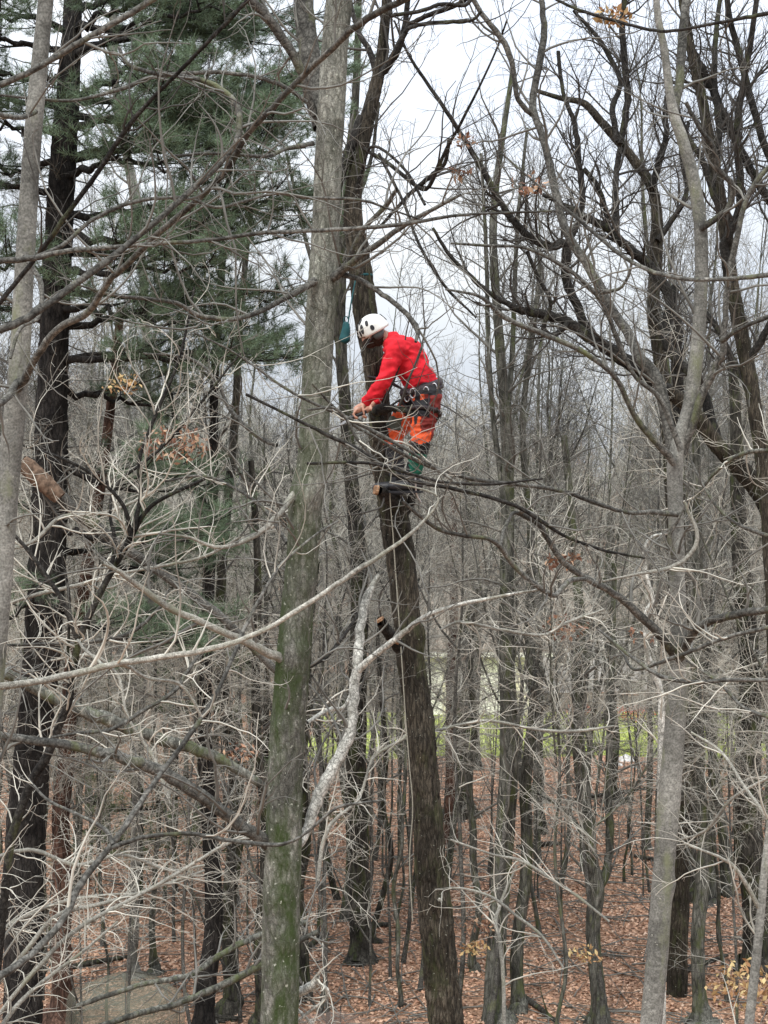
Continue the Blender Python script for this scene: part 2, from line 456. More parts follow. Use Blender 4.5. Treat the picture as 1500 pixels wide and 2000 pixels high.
LX = lambda x: 47.9 + 0.9 * np.sin(x * 0.22 + 0.6) + 0.05 * x + 0.4 * np.sin(x * 1.1)   # edge of the lawn
xs = np.concatenate([np.linspace(-400, -60, 12), np.linspace(-50, 50, 160), np.linspace(60, 400, 12)])
ys = np.concatenate([np.linspace(-30, 10, 20), np.linspace(11, 75, 140), np.linspace(78, 600, 60)])
M['far_floor'] = ground_mat('woodland_floor', [(0.10, 0.085, 0.06), (0.17, 0.145, 0.10), (0.22, 0.18, 0.13), (0.26, 0.22, 0.17)], 6, 0.8)
sheet('ground', xs, ys, M['floor'])
sheet('hillside', np.linspace(-300, 300, 80), np.linspace(61.5, 590, 100), M['far_floor'], 0.02)
sheet('lawn', np.linspace(-22, 48, 300), np.linspace(44, 61.5, 130), M['lawn'], 0.012,
      mask=lambda x, y: (y > LX(x)) & (x > -2.6 + 0.5 * np.sin(y * 0.7)))

def scatter_quads(n, xr, yr, size, seed, keep=None, tilt=0.5, lift=0.012):
    r = np.random.default_rng(seed)
    x = r.uniform(*xr, n); y = r.uniform(*yr, n)
    if keep is not None:
        k = keep(x, y); x, y = x[k], y[k]
    dn = vnoise(np.mod(x / 40 + .5, 1), y * 0.9 + x * 0.2, 34, 60, 5) + 0.6 * vnoise(np.mod(x / 40 + .5, 1), y * 2.2, 90, 140, 6)
    k = r.uniform(-2.1, 0.3, len(x)) < dn; x, y = x[k], y[k]
    n = len(x)
    z = ground_z(x, y) + r.uniform(0, lift, n)
    a = r.uniform(0, 6.283, n); s = r.uniform(size[0], size[1], n)
    ux = np.stack([np.cos(a), np.sin(a), r.normal(0, tilt, n)], -1); ux = nrm(ux)
    vx = nrm(np.cross(np.stack([r.normal(0, tilt, n), r.normal(0, tilt, n), np.ones(n)], -1), ux))
    w = r.uniform(0.45, 0.8, n)[:, None]; s = s[:, None]
    c = np.stack([x, y, z], -1)
    up = np.array([0, 0, 1.0]) * s * r.uniform(-0.1, 0.35, (n, 1))
    V = np.stack([c - ux * s * .5, c + vx * s * w * .5 + up, c + ux * s * .5, c - vx * s * w * .5 + up * 0.6], 1).reshape(-1, 3)
    V[:, 2] = np.maximum(V[:, 2], ground_z(V[:, 0], V[:, 1]) + 0.003)
    b = np.arange(n)[:, None] * 4
    T = np.concatenate([b + np.array([0, 1, 3]), b + np.array([1, 2, 3])], 1).reshape(-1, 3)
    return V, T
wedge = lambda x, y: (np.abs(x) < 1.2 + y * 0.29) & (y < LX(x) + 0.5)
V1, T1 = scatter_quads(360000, (-15, 15), (16, 49), (0.04, 0.088), 1, wedge)
o = link('leaf_litter', np_mesh('leaf_litter', V1, T1, M['litter'], smooth=False)); tag(o, 'carpet of russet fallen leaves over the forest floor', 'fallen leaves', kind='stuff')
# grass blades near the front edge of the lawn
r_ = np.random.default_rng(3); n_ = 60000
gx = r_.uniform(-2.4, 18, n_); gy = LX(gx) + r_.uniform(0.0, 1.0, n_) ** 1.5 * 12 + 0.05
gz = ground_z(gx, gy) + 0.012; h_ = r_.uniform(0.03, 0.09, n_); a_ = r_.uniform(0, 6.28, n_)
c_ = np.stack([gx, gy, gz], -1); w_ = np.stack([np.cos(a_), np.sin(a_), 0 * a_], -1) * 0.012
tp = np.stack([r_.normal(0, 0.02, n_), r_.normal(0, 0.02, n_), h_], -1)
V = np.stack([c_ - w_, c_ + w_, c_ + tp], 1).reshape(-1, 3); T = np.arange(n_ * 3).reshape(-1, 3)
o = link('grass', np_mesh('grass', V, T, M['grass_blade'], smooth=False)); tag(o, 'bright green mown grass between the woods and the house', 'grass', kind='stuff')

# ------------------------------------------------------------------ procedural tree prototypes
def proto_tree(seed, H, r0, dens=(1.3, 2.0, 3.2), crown_from=0.35, up=0.5, lean=0.03, side_len=0.22, rmin=0.004, curl=0.9,
               forks=2, trunk_sides=8, ang0=(0.5, 1.15)):
    r = np.random.default_rng(seed)
    n = 14; t = np.linspace(0, 1, n)
    z = t * H
    x = np.cumsum(r.normal(0, lean, n)) * H / 14; y = np.cumsum(r.normal(0, lean, n)) * H / 14
    x -= x[0]; y -= y[0]
    rad = r0 * (1 - 0.97 * t) ** 0.9 + 0.004; rad[0] *= 1.35
    stem = np.stack([x, y, z, rad], 1)
    stem = spline(stem, 30)
    stems = [stem]
    for k in range(forks):
        f = r.uniform(crown_from, 0.7); i = int(f * 29); s = stem[i]
        a = r.uniform(0, 6.28); L = (1 - f) * H * r.uniform(0.75, 1.0); m = 10; tt = np.linspace(0, 1, m)
        out = L * r.uniform(0.28, 0.5)
        px = s[0] + np.cos(a) * out * tt ** 0.8 + np.cumsum(r.normal(0, .03, m)) * L / 6
        py = s[1] + np.sin(a) * out * tt ** 0.8 + np.cumsum(r.normal(0, .03, m)) * L / 6
        pz = s[2] + L * tt ** 1.1
        stems.append(spline(np.stack([px, py, pz, s[3] * 0.72 * (1 - 0.96 * tt) + .003], 1), 20))
    trunk = merge([tubes(s[None, :, :3], s[None, :, 3], trunk_sides) for s in stems])
    a = H * side_len
    first = [s if k else s[int(30 * crown_from * 0.7):] for k, s in enumerate(stems)]
    crown = twig_levels(first, [
        dict(dens=dens[0], L=(a * 0.45, a), ang=ang0, rr=0.42, npts=8, curl=curl, up=up, sides=4, wob=0.13, rmin=rmin * 1.5, rmax=r0 * 0.35),
        dict(dens=dens[1], L=(a * 0.18, a * 0.42), ang=(0.4, 1.0), rr=0.5, npts=6, curl=curl, up=up * 0.6, sides=3, rmin=rmin),
        dict(dens=dens[2], L=(a * 0.08, a * 0.2), ang=(0.4, 1.0), rr=0.6, npts=4, curl=curl * 0.8, up=up * 0.4, sides=3, rmin=rmin * 0.75),
    ], r=r)
    return trunk, crown

def make_proto(tag_name, seed, H, r0, tm, cm, **kw):
    tr_, cr_ = proto_tree(seed, H, r0, **kw)
    return (np_mesh(tag_name + '_trunk', tr_[0], tr_[1], tm), np_mesh(tag_name + '_crown', cr_[0], cr_[1], cm),
            H, tr_, cr_)

FOREST = []
for s_, (H, r0, tm, cm, kw) in enumerate([
        (15, 0.11, 'mid_bark', 'twig', dict(crown_from=0.30)),
        (16, 0.11, 'mid_dark', 'twig_dark', dict(crown_from=0.36, forks=4)),
        (12, 0.08, 'mid_bark', 'twig', dict(crown_from=0.22, up=0.7)),
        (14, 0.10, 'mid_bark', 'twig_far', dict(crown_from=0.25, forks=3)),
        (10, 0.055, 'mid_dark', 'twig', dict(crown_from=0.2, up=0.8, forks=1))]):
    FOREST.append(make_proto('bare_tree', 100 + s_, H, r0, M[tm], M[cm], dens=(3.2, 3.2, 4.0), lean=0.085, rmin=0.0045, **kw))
FARP = []
for s_, (H, r0, kw) in enumerate([(17, 0.13, dict(crown_from=0.22, forks=4)), (19, 0.16, dict(crown_from=0.28, forks=3)), (15, 0.10, dict(crown_from=0.12, forks=3)),
                                  (16, 0.12, dict(crown_from=0.18, forks=4))]):
    FARP.append(proto_tree(150 + s_, H, r0, dens=(2.4, 2.4, 2.2), lean=0.06, rmin=0.010, up=0.6, side_len=0.24, trunk_sides=6, **kw))
SAP = []
for s_, (H, r0, cm, cf, sl, an) in enumerate([
        (8.5, 0.032, 'twig_pale', 0.40, 0.22, (0.5, 1.15)), (7.0, 0.024, 'twig_pale', 0.45, 0.24, (0.6, 1.2)), (10.0, 0.042, 'twig', 0.36, 0.20, (0.5, 1.15)),
        (9.0, 0.034, 'twig_far', 0.42, 0.22, (0.5, 1.15)), (8.0, 0.028, 'twig_pale', 0.50, 0.30, (1.0, 1.5)), (9.5, 0.036, 'twig_pale', 0.42, 0.26, (0.9, 1.5))]):
    SAP.append(make_proto('sapling', 200 + s_, H, r0, M['mid_bark'] if s_ % 2 else M['limb_bark'], M[cm], crown_from=cf, up=-0.05, side_len=sl, ang0=an,
                          dens=(4.8, 5.2, 4.6), rmin=0.0034, curl=1.6, forks=2, lean=0.075, trunk_sides=6))

def place_tree(proto, x, y, rot, sc, name, label, cat, group):
    e = empty(name, (x, y, float(ground_z(x, y)) - 0.05), label, cat, group)
    e.rotation_euler = (rr_.gauss(0, 0.045), rr_.gauss(0, 0.045), rot); e.scale = (sc[0], sc[0], sc[1])
    a = link('trunk', proto[0], e); b = link('crown', proto[1], e); b['kind'] = 'stuff'
    return e

# taken spots: keep the traced trees free
rr_ = random.Random(11)
MIDX = []
def free(x, y, d):
    return all((x - a) ** 2 + (y - b) ** 2 > d * d for a, b in MIDX)
cnt = 0
while cnt < 40:
    y = 27 + 20 * rr_.random() ** 1.2; x = rr_.uniform(-0.28 * y, 0.28 * y)
    if not free(x, y, 1.3) or (815 < 750 + x / y * 3000 < 1045) or (y > 33 and 1080 < 750 + x / y * 3000 < 1280): continue
    MIDX.append((x, y)); cnt += 1
    p = FOREST[rr_.choice([0, 1, 2, 2, 3, 4, 4])]
    s = rr_.uniform(0.55, 1.15)
    place_tree(p, x, y, rr_.uniform(0, 6.28), (s * rr_.uniform(0.7, 0.95), s), 'bare_tree',
               'bare grey tree standing in the leaf litter short of the lawn', 'tree', 'bare trees between the big front trunks and the lawn')
cnt = 0
while cnt < 95:
    y = 19.5 + 27.0 * rr_.random() ** 0.8; x = (rr_.uniform(-0.28, 0.28) if rr_.random() < 0.75 else rr_.uniform(-0.28, -0.04)) * y
    if not free(x, y, 0.45) or (y > 25 and 850 < 750 + x / y * 3000 < 1030 and rr_.random() < 0.9) or (y > 30 and 1080 < 750 + x / y * 3000 < 1280 and rr_.random() < 0.6) or (y > 36 and rr_.random() < 0.45): continue
    MIDX.append((x, y)); cnt += 1
    s = rr_.uniform(0.75, 1.1)
    place_tree(rr_.choice(SAP), x, y, rr_.uniform(0, 6.28), (s, s), 'sapling',
               'thin pale sapling with fine curling twigs on the leaf-covered forest floor', 'sapling', 'saplings scattered over the forest floor')

# low twiggy understory bushes of the same pale wood
LOW = [make_proto('seedling', 240 + k, H, r0, M['limb_bark'], M[cm], crown_from=0.10, up=0.0, side_len=0.30, ang0=(0.7, 1.4), dens=(4.0, 5.0, 5.0),
                  rmin=0.0026, curl=1.7, forks=1, trunk_sides=5) for k, (H, r0, cm) in enumerate([(3.6, 0.016, 'twig_pale'), (4.6, 0.020, 'twig_far'), (5.4, 0.024, 'twig_pale')])]
cnt = 0
while cnt < 42:
    y = 19 + 20 * rr_.random(); x = rr_.uniform(-0.28, 0.28) * y
    if not free(x, y, 0.5): continue
    MIDX.append((x, y)); cnt += 1
    s = rr_.uniform(0.7, 1.15)
    place_tree(rr_.choice(LOW), x, y, rr_.uniform(0, 6.28), (s, s), 'young_tree', 'small slender young tree with pale wiry twigs growing in the leaf litter', 'young tree', 'young twiggy trees growing in the litter')

# taller dark trees whose fine tops fill the sky at the right
for (px, y, sc_) in ((872, 31, 0.9), (1050, 33, 1.0), (1392, 30, 0.95), (1460, 33, 1.0)):
    x = (px - 750) / F * y; MIDX.append((x, y))
    place_tree(FOREST[1 if px % 2 else 0], x, y, rr_.uniform(0, 6.28), (sc_ * 0.65, sc_ * 1.05), 'bare_tree', 'slender tall tree whose fine dark twigs lace the sky right of the climber', 'tree', 'slender trees with dark tops against the sky')

# woods behind the lawn and the house: single-mesh trees, copied
FAR = []
for k, p in enumerate(FARP):
    V, Q = merge([p[0], p[1]])
    idx = np.concatenate([np.zeros(len(p[0][1])), np.ones(len(p[1][1]))])
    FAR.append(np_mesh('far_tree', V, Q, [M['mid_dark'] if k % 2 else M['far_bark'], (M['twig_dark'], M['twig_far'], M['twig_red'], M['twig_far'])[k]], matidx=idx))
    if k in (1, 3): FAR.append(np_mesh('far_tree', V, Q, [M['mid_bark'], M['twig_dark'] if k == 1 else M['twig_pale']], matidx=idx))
cnt = 0
while cnt < 175:
    y = 66 + 80 * rr_.random() ** 1.3; x = rr_.uniform(-0.29 * y - 2, 0.29 * y + 2)
    if y < 80 and 0 < x < 16: continue
    cnt += 1
    s = rr_.uniform(0.55, 0.88)
    o = link('woodland_tree', rr_.choice(FAR), None, (x, y, float(ground_z(x, y)) - 0.1))
    o.rotation_euler = (rr_.gauss(0, 0.04), rr_.gauss(0, 0.04), rr_.uniform(0, 6.28)); o.scale = (s * 1.1, s * 1.1, s)
    tag(o, 'distant bare tree in the brownish grey woods beyond the lawn', 'tree', 'distant bare trees beyond the lawn')
# trees flanking the lawn on both sides
for k in range(26):
    y = rr_.uniform(48, 66); x = rr_.uniform(-0.29 * y, -9.5) if k < 16 else rr_.uniform(10, 0.29 * y)
    o = link('woodland_tree', rr_.choice(FAR), None, (x, y, float(ground_z(x, y)) - 0.1))
    s = rr_.uniform(0.7, 1.0); o.rotation_euler = (0, 0, rr_.uniform(0, 6.28)); o.scale = (s, s, s)
    tag(o, 'bare tree at the far side of the woods beside the lawn', 'tree', 'bare trees beside the lawn')
# remote wood: one mass on the rising hill
parts = []
for k in range(70):
    y = rr_.uniform(160, 240); x = rr_.uniform(-0.3 * y, 0.3 * y)
    V, Q = FARP[k % 4][1] if k % 2 else FARP[k % 4][0]
    if k % 2: Q = Q[::9]
    a = rr_.uniform(0, 6.28); c, s = math.cos(a), math.sin(a)
    W = np.stack([V[:, 0] * c - V[:, 1] * s, V[:, 0] * s + V[:, 1] * c, V[:, 2]], 1) * 0.8
    parts.append((W + np.array([x, y, float(ground_z(x, y))]), Q))
V, Q = merge(parts)
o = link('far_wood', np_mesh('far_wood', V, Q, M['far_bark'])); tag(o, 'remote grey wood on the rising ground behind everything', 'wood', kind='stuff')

# ------------------------------------------------------------------ house behind the woods
M['cream'] = plain('cream_stucco', (0.86, 0.80, 0.64), 0.9, 0.2, scale=3, var=0.08)
M['white_paint'] = plain('white_paint', (0.90, 0.88, 0.80), 0.6, 0.3, scale=2, var=0.04)
M['shingle'] = plain('weathered_shingle', (0.24, 0.205, 0.165), 0.9, 0.1, scale=8, var=0.3, bump=0.4)
M['glass'] = plain('dark_window_glass', (0.03, 0.035, 0.04), 0.12, 0.5, scale=2, var=0.1)
M['stone_grey'] = plain('pale_stone', (0.55, 0.55, 0.53), 0.9, 0.2, scale=12, var=0.3, bump=0.4)
M['grey_wall'] = plain('pale_grey_siding', (0.55, 0.54, 0.52), 0.8, 0.2, scale=4, var=0.1)

def box(bm, x0, x1, y0, y1, z0, z1):
    vs = [bm.verts.new(v) for v in ((x0, y0, z0), (x1, y0, z0), (x1, y1, z0), (x0, y1, z0), (x0, y0, z1), (x1, y0, z1), (x1, y1, z1), (x0, y1, z1))]
    for f in ((0, 3, 2, 1), (4, 5, 6, 7), (0, 1, 5, 4), (1, 2, 6, 5), (2, 3, 7, 6), (3, 0, 4, 7)):
        bm.faces.new([vs[i] for i in f])

def boxmesh(name, m, parent, *bs):
    bm = bmesh.new()
    for b_ in bs: box(bm, *b_)
    o = link(name, bm_mesh(name, bm, m)); o.parent = parent
    return o

def gable(name, m, parent, x0, x1, y0, y1, z0, z1, ov=0.4, th=0.14):
    """roof with its ridge along x"""
    bm = bmesh.new(); ym = (y0 + y1) / 2
    for (ya, yb) in ((y0 - ov, ym), (y1 + ov, ym)):
        za = z0 - ov * (z1 - z0) / (ym - y0)
        pts = [(x0 - ov, ya, za), (x1 + ov, ya, za), (x1 + ov, yb, z1), (x0 - ov, yb, z1)]
        lo = [bm.verts.new(p) for p in pts]; hi = [bm.verts.new((p[0], p[1], p[2] + th)) for p in pts]
        bm.faces.new(lo[::-1]); bm.faces.new(hi)
        for i in range(4):
            j = (i + 1) % 4; bm.faces.new((lo[i], lo[j], hi[j], hi[i]))
    o = link(name, bm_mesh(name, bm, m)); o.parent = parent
    return o

hs = empty('house', (0, 0, 0), 'cream one-storey house with a brown shingle roof showing between the trunks beyond the lawn', 'house')
hx0, hx1, hy = 1.3, 6.2, 60.5
hs.location = (hx0, hy, 0)
def hbox(name, m, *bs, par=hs):
    return boxmesh(name, m, par, *[(a - hx0, b - hx0, c - hy, d - hy, e, f) for a, b, c, d, e, f in bs])
hbox('wall', M['cream'], (hx0, hx1, hy, hy + 7, -0.1, 2.75))
gable('roof', M['shingle'], hs, 0, hx1 - hx0, 0, 7, 2.75, 5.0)
w = hbox('garage_door', M['white_paint'], (3.5, 5.2, hy - 0.06, hy - 0.003, 0.0, 2.25))
for k in range(4): hbox('door_panel', M['white_paint'], (3.56, 5.14, hy - 0.09, hy - 0.062, 0.05 + k * 0.56, 0.53 + k * 0.56), par=w)
for (a, b) in ((2.5, 3.1), (5.5, 5.95)):
    fr = hbox('window', M['white_paint'], (a, b, hy - 0.05, hy - 0.004, 0.9, 2.1))
    hbox('pane', M['glass'], (a + 0.07, b - 0.07, hy - 0.07, hy - 0.052, 0.97, 2.03), par=fr)
hbox('eave_board', M['white_paint'], (hx0 - 0.4, hx1 + 0.4, hy - 0.50, hy - 0.42, 2.33, 2.5))
hbox('door', M['white_paint'], (1.55, 2.3, hy - 0.05, hy - 0.004, 0.0, 2.05))

h2 = empty('house', (6.9, 69, 0.1), 'pale grey wing with a row of narrow windows half hidden right of the cream house', 'house')
boxmesh('wall', M['grey_wall'], h2, (0, 6.5, 0, 6, -0.2, 3.4))
gable('roof', M['shingle'], h2, 0, 6.5, 0, 6, 3.4, 5.3)
for k in range(5):
    x = 0.5 + k * 1.2
    fr = boxmesh('window', M['white_paint'], h2, (x, x + 0.75, -0.06, -0.004, 1.2, 2.7))
    boxmesh('pane', M['glass'], fr, (x + 0.08, x + 0.67, -0.08, -0.062, 1.28, 2.62))

# red shrubs on the far edge of the lawn
def leaf_cloud(c, rad, n, size, seed, shape=(1, 1, 1)):
    r = np.random.default_rng(seed)
    d = nrm(r.normal(0, 1, (n, 3))) * (r.uniform(0, 1, (n, 1)) ** 0.4) * rad * np.array(shape)
    c = np.asarray(c) + d
    u = nrm(r.normal(0, 1, (n, 3))); v = nrm(np.cross(u, r.normal(0, 1, (n, 3))))
    s = r.uniform(size * 0.6, size * 1.3, (n, 1))
    k = np.cross(u, v) * s * 0.2
    V = np.stack([c - u * s, c + v * s * 0.45 + k, c + u * s, c - v * s * 0.45 + k], 1).reshape(-1, 3)
    b = np.arange(n)[:, None] * 4
    T = np.concatenate([b + np.array([0, 1, 3]), b + np.array([1, 2, 3])], 1).reshape(-1, 3)
    return V, T
for (px, w_, h_, lab) in ((1130, 0.5, 0.42, 'small red shrub left of the wider red one at the far edge of the lawn'),
                          (1240, 0.8, 0.35, 'wide low red shrub on the lawn edge seen just left of the smooth grey trunk')):
    b = P(px, 1402, 58.5); b[2] = float(ground_z(b[0], b[1]))
    e = empty('shrub', b, lab, 'shrub')
    V, T = leaf_cloud((0, 0, h_ * 0.9), 1.0, 500, 0.05, int(px), (w_, 0.4, h_))
    link('foliage', np_mesh('foliage', V, T, M['red_leaf'], smooth=False), e)['kind'] = 'stuff'
    st = [np.array([[0.08 * k - .2, 0, 0, 0.012], [0.25 * k - .6, 0.1 * (-1) ** k, h_, 0.008], [0.3 * k - .7, 0.1, h_ * 1.7, 0.004]]) * np.array([w_ * 1.4, 1, 1, 1]) for k in range(6)]
    V, Q = merge([tubes(spline(s, 6)[None, :, :3], spline(s, 6)[None, :, 3], 4) for s in st])
    link('stems', np_mesh('stems', V, Q, M['twig_red']), e)

# pale stones at the lawn edge
def rock(c, s, seed, m, name='stone', label=None, group=None):
    bm = bmesh.new(); bmesh.ops.create_icosphere(bm, subdivisions=3, radius=1)
    for v in bm.verts:
        q = v.co * (1 + 0.35 * mnoise.noise(v.co * 1.3 + Vector((seed, 0, 0))) + 0.12 * mnoise.noise(v.co * 4 + Vector((0, seed, 0))))
        v.co = Vector((q.x * s[0], q.y * s[1], max(-0.3, q.z) * s[2]))
    o = link(name, bm_mesh(name, bm, m, smooth=False), None, c)
    return tag(o, label, 'stone', group)
for k, (px, py, s, lab) in enumerate(((1222, 1478, (.26, .2, .2), 'largest pale stone lying at the front edge of the lawn'),
                                 (1207, 1488, (.15, .12, .1), 'small pale stone left of the largest one at the lawn edge'),
                                 (1238, 1492, (.14, .12, .09), 'small pale stone right of the largest one at the lawn edge'))):
    c = P(px, py, 21000 / (py + 8 - 1050)); c[2] = float(ground_z(c[0], c[1]))
    rock(c, s, k * 3.3 + 1, M['stone_grey'], label=lab)

# ------------------------------------------------------------------ traced trees
TW_FINE = [dict(dens=4.6, L=(0.35, 1.2), ang=(0.5, 1.15), rr=0.5, npts=9, curl=1.3, wob=0.13, up=0.35, rmin=0.0032, rmax=0.011, sides=4),
           dict(dens=5.6, L=(0.15, 0.5), ang=(0.4, 1.1), rr=0.6, npts=7, curl=1.3, wob=0.14, up=0.2, rmin=0.0022, rmax=0.006),
           dict(dens=6.0, L=(0.06, 0.22), ang=(0.4, 1.1), rr=0.7, npts=5, curl=1.0, wob=0.12, up=0.1, rmin=0.0015, rmax=0.003)]
def TW(k1=1.0, k2=1.0, k3=1.0, s=1.0, rs=1.0, curl=None, up=None):
    out = []
    for d, k in zip(TW_FINE, (k1, k2, k3)):
        d = dict(d); d['dens'] *= k; d['L'] = (d['L'][0] * s, d['L'][1] * s)
        d['rmin'] *= rs; d['rmax'] *= rs
        if curl is not None: d['curl'] = curl
        if up is not None: d['up'] = up
        out.append(d)
    return out

def to_ground(S):
    """extend the lower end of a traced stem down to the ground with a root flare"""
    a, b = S[0], S[min(6, len(S) - 1)]
    gz = float(ground_z(a[0], a[1])) - 0.05
    if a[2] <= gz + 0.02: return S
    h = a[2] - gz
    sl = np.clip((a[:2] - b[:2]) / max(0.2, b[2] - a[2]), -0.12, 0.12)
    ext = []
    step = max(0.05, np.linalg.norm(S[1, :3] - S[0, :3])); m_ = max(6, min(60, int(h / step)))
    for t in np.linspace(1, 1.0 / m_, m_):
        p = a[:2] + sl * h * t
        fl = 1 + 0.10 * t + 0.9 * max(0, 1 - (1 - t) * h / 0.40) ** 2
        ext.append([p[0], p[1], a[2] - h * t, a[3] * fl])
    return np.vstack([np.array(ext), S])

TRI = 0
def traced_tree(name, label, cat, trunk, limbs, tm, lm, twm, spec, seed, knots=(), trunk_twigs=0.0, group=None, sides=20,
                rough=0.07, kind_trunk='trunk', ground=True, ridge=0.0, dense=2):
    global TRI
    r = np.random.default_rng(seed)
    tr_ = to_ground(trunk) if ground else trunk
    tr2 = spline(tr_, len(tr_) * dense)
    base = tr2[0, :3].copy()
    e = empty(name, base, label, cat, group)
    V, Q = hero_trunk(tr2, sides, rough, knots, seed, ridge)
    link(kind_trunk, np_mesh(kind_trunk, V, Q, tm, org=base), e); TRI += len(Q) * 2
    par = []
    for L in limbs:
        m = lm
        if isinstance(L, tuple): L, m = L
        L = spline(L, len(L))
        L[1:-1, :3] += r.normal(0, 0.10, (len(L) - 2, 3)) * L[1:-1, 3:4]
        V, Q = hero_trunk(L, 10 if L[:, 3].max() < 0.03 else 14, rough * 0.8, (), seed + 1)
        link('limb', np_mesh('limb', V, Q, m, org=base), e); TRI += len(Q) * 2
        par.append(L)
    if trunk_twigs > 0:
        par2 = [tr2[len(tr2) // 3:]]
        sp = [dict(s) for s in spec]; sp[0]['dens'] *= trunk_twigs
        tw2 = twig_levels(par2, sp, r)
    else: tw2 = None
    tw = twig_levels(par, spec, r) if par else None
    both = [t for t in (tw, tw2) if t is not None]
    if both:
        V, Q = merge(both); TRI += len(Q) * 2
        link('twigs', np_mesh('twigs', V, Q, twm, org=base), e)['kind'] = 'stuff'
    return e, tr2

def zrow(py, d): return EYE - (py - 1050) / F * d

# A: front grey mossy trunk
A = trace([(545, 2000, 36), (550, 1750, 35), (558, 1500, 33), (572, 1300, 33), (590, 1100, 31), (597, 975, 33), (610, 900, 30), (620, 700, 29),
           (631, 550, 28), (638, 400, 26), (648, 200, 26), (654, 90, 25), (664, -10, 25), (672, -110, 23)], 9, 9, 70)
A_limbs = [
    trace([(630, 250, 20), (612, 140, 21), (597, 40, 20), (590, -80, 18)], 9.05, 9.3),
    trace([(612, 225, 9), (585, 130, 9), (530, 45, 10), (480, -10, 9), (440, -60, 8)], 9, 8.6),
    trace([(648, 545, 9), (680, 510, 6), (705, 455, 5), (750, 405, 5), (775, 370, 4)], 8.95, 8.5),
    trace([(655, 540, 9), (690, 510, 7), (745, 472, 6), (790, 440, 5), (840, 412, 4), (900, 380, 3)], 8.9, 8.2),
    trace([(660, 535, 6), (700, 545, 5), (740, 570, 5), (768, 590, 5), (800, 620, 5), (816, 645, 5), (812, 668, 3)], 8.9, 8.6),
    trace([(615, 548, 8), (565, 578, 6), (480, 618, 5), (400, 620, 5), (345, 592, 4), (290, 584, 4), (215, 575, 3), (150, 555, 2)], 8.9, 7.9),
    (trace([(552, 1288, 10), (490, 1258, 8), (415, 1225, 7), (320, 1180, 7), (245, 1125, 5), (200, 1100, 3)], 8.95, 8.2), M['branch_bark']),
    trace([(530, 1650, 16), (500, 1632, 13), (440, 1590, 12), (380, 1545, 13), (310, 1505, 12), (240, 1480, 11), (130, 1455, 9), (20, 1440, 8), (-60, 1420, 6)], 9.0, 8.4),
    (trace([(575, 965, 8), (556, 990, 6), (540, 1010, 6), (500, 1045, 5), (430, 1070, 4), (370, 1050, 3), (310, 1042, 2)], 8.95, 8.3), M['branch_bark']),
    (trace([(575, 1660, 9), (600, 1620, 10), (620, 1560, 12), (655, 1490, 12), (685, 1430, 11), (692, 1350, 10), (700, 1270, 10), (706, 1215, 9), (718, 1165, 8), (740, 1122, 4)], 9.0, 9.6, 44), M['pale_bark']),
    (trace([(699, 1310, 7), (742, 1272, 6), (780, 1243, 6), (830, 1205, 5), (900, 1180, 4), (985, 1163, 3), (1060, 1150, 2)], 9.3, 9.0), M['pale_bark']),
    trace([(612, 280, 5), (560, 290, 4), (520, 305, 4), (470, 302, 3), (400, 300, 3), (330, 305, 2)], 8.9, 8.3),
]
traced_tree('maple_tree', 'tall mossy grey trunk just left of the climber, whitish limb low on its right', 'tree',
            A, A_limbs, M['grey_bark'], M['limb_bark'], M['twig'], TW(1.2, 1.1, 1.0), 31,
            knots=[(zrow(965, 9), 4.4, 0.10, 0.25), (zrow(548, 9), 5.2, 0.12, 0.2), (zrow(1280, 9), 4.6, 0.08, 0.2), (zrow(1830, 9), 4.2, 0.06, .12), (zrow(1900, 9), 4.4, 0.05, .12), (zrow(370, 9), 4.5, .07, .15), (zrow(690, 9), 5.0, .05, .14), (zrow(755, 9), 4.3, .05, .12), (zrow(1540, 9), 5.6, .06, -.07), (zrow(240, 9), 4.1, .05, .12), (zrow(1140, 9), 3.9, .08, .10), (zrow(1420, 9), 5.3, .05, .09), (zrow(1750, 9), 5.1, .05, .10)], trunk_twigs=0.35, sides=56, rough=0.05, ridge=0.035, dense=4)

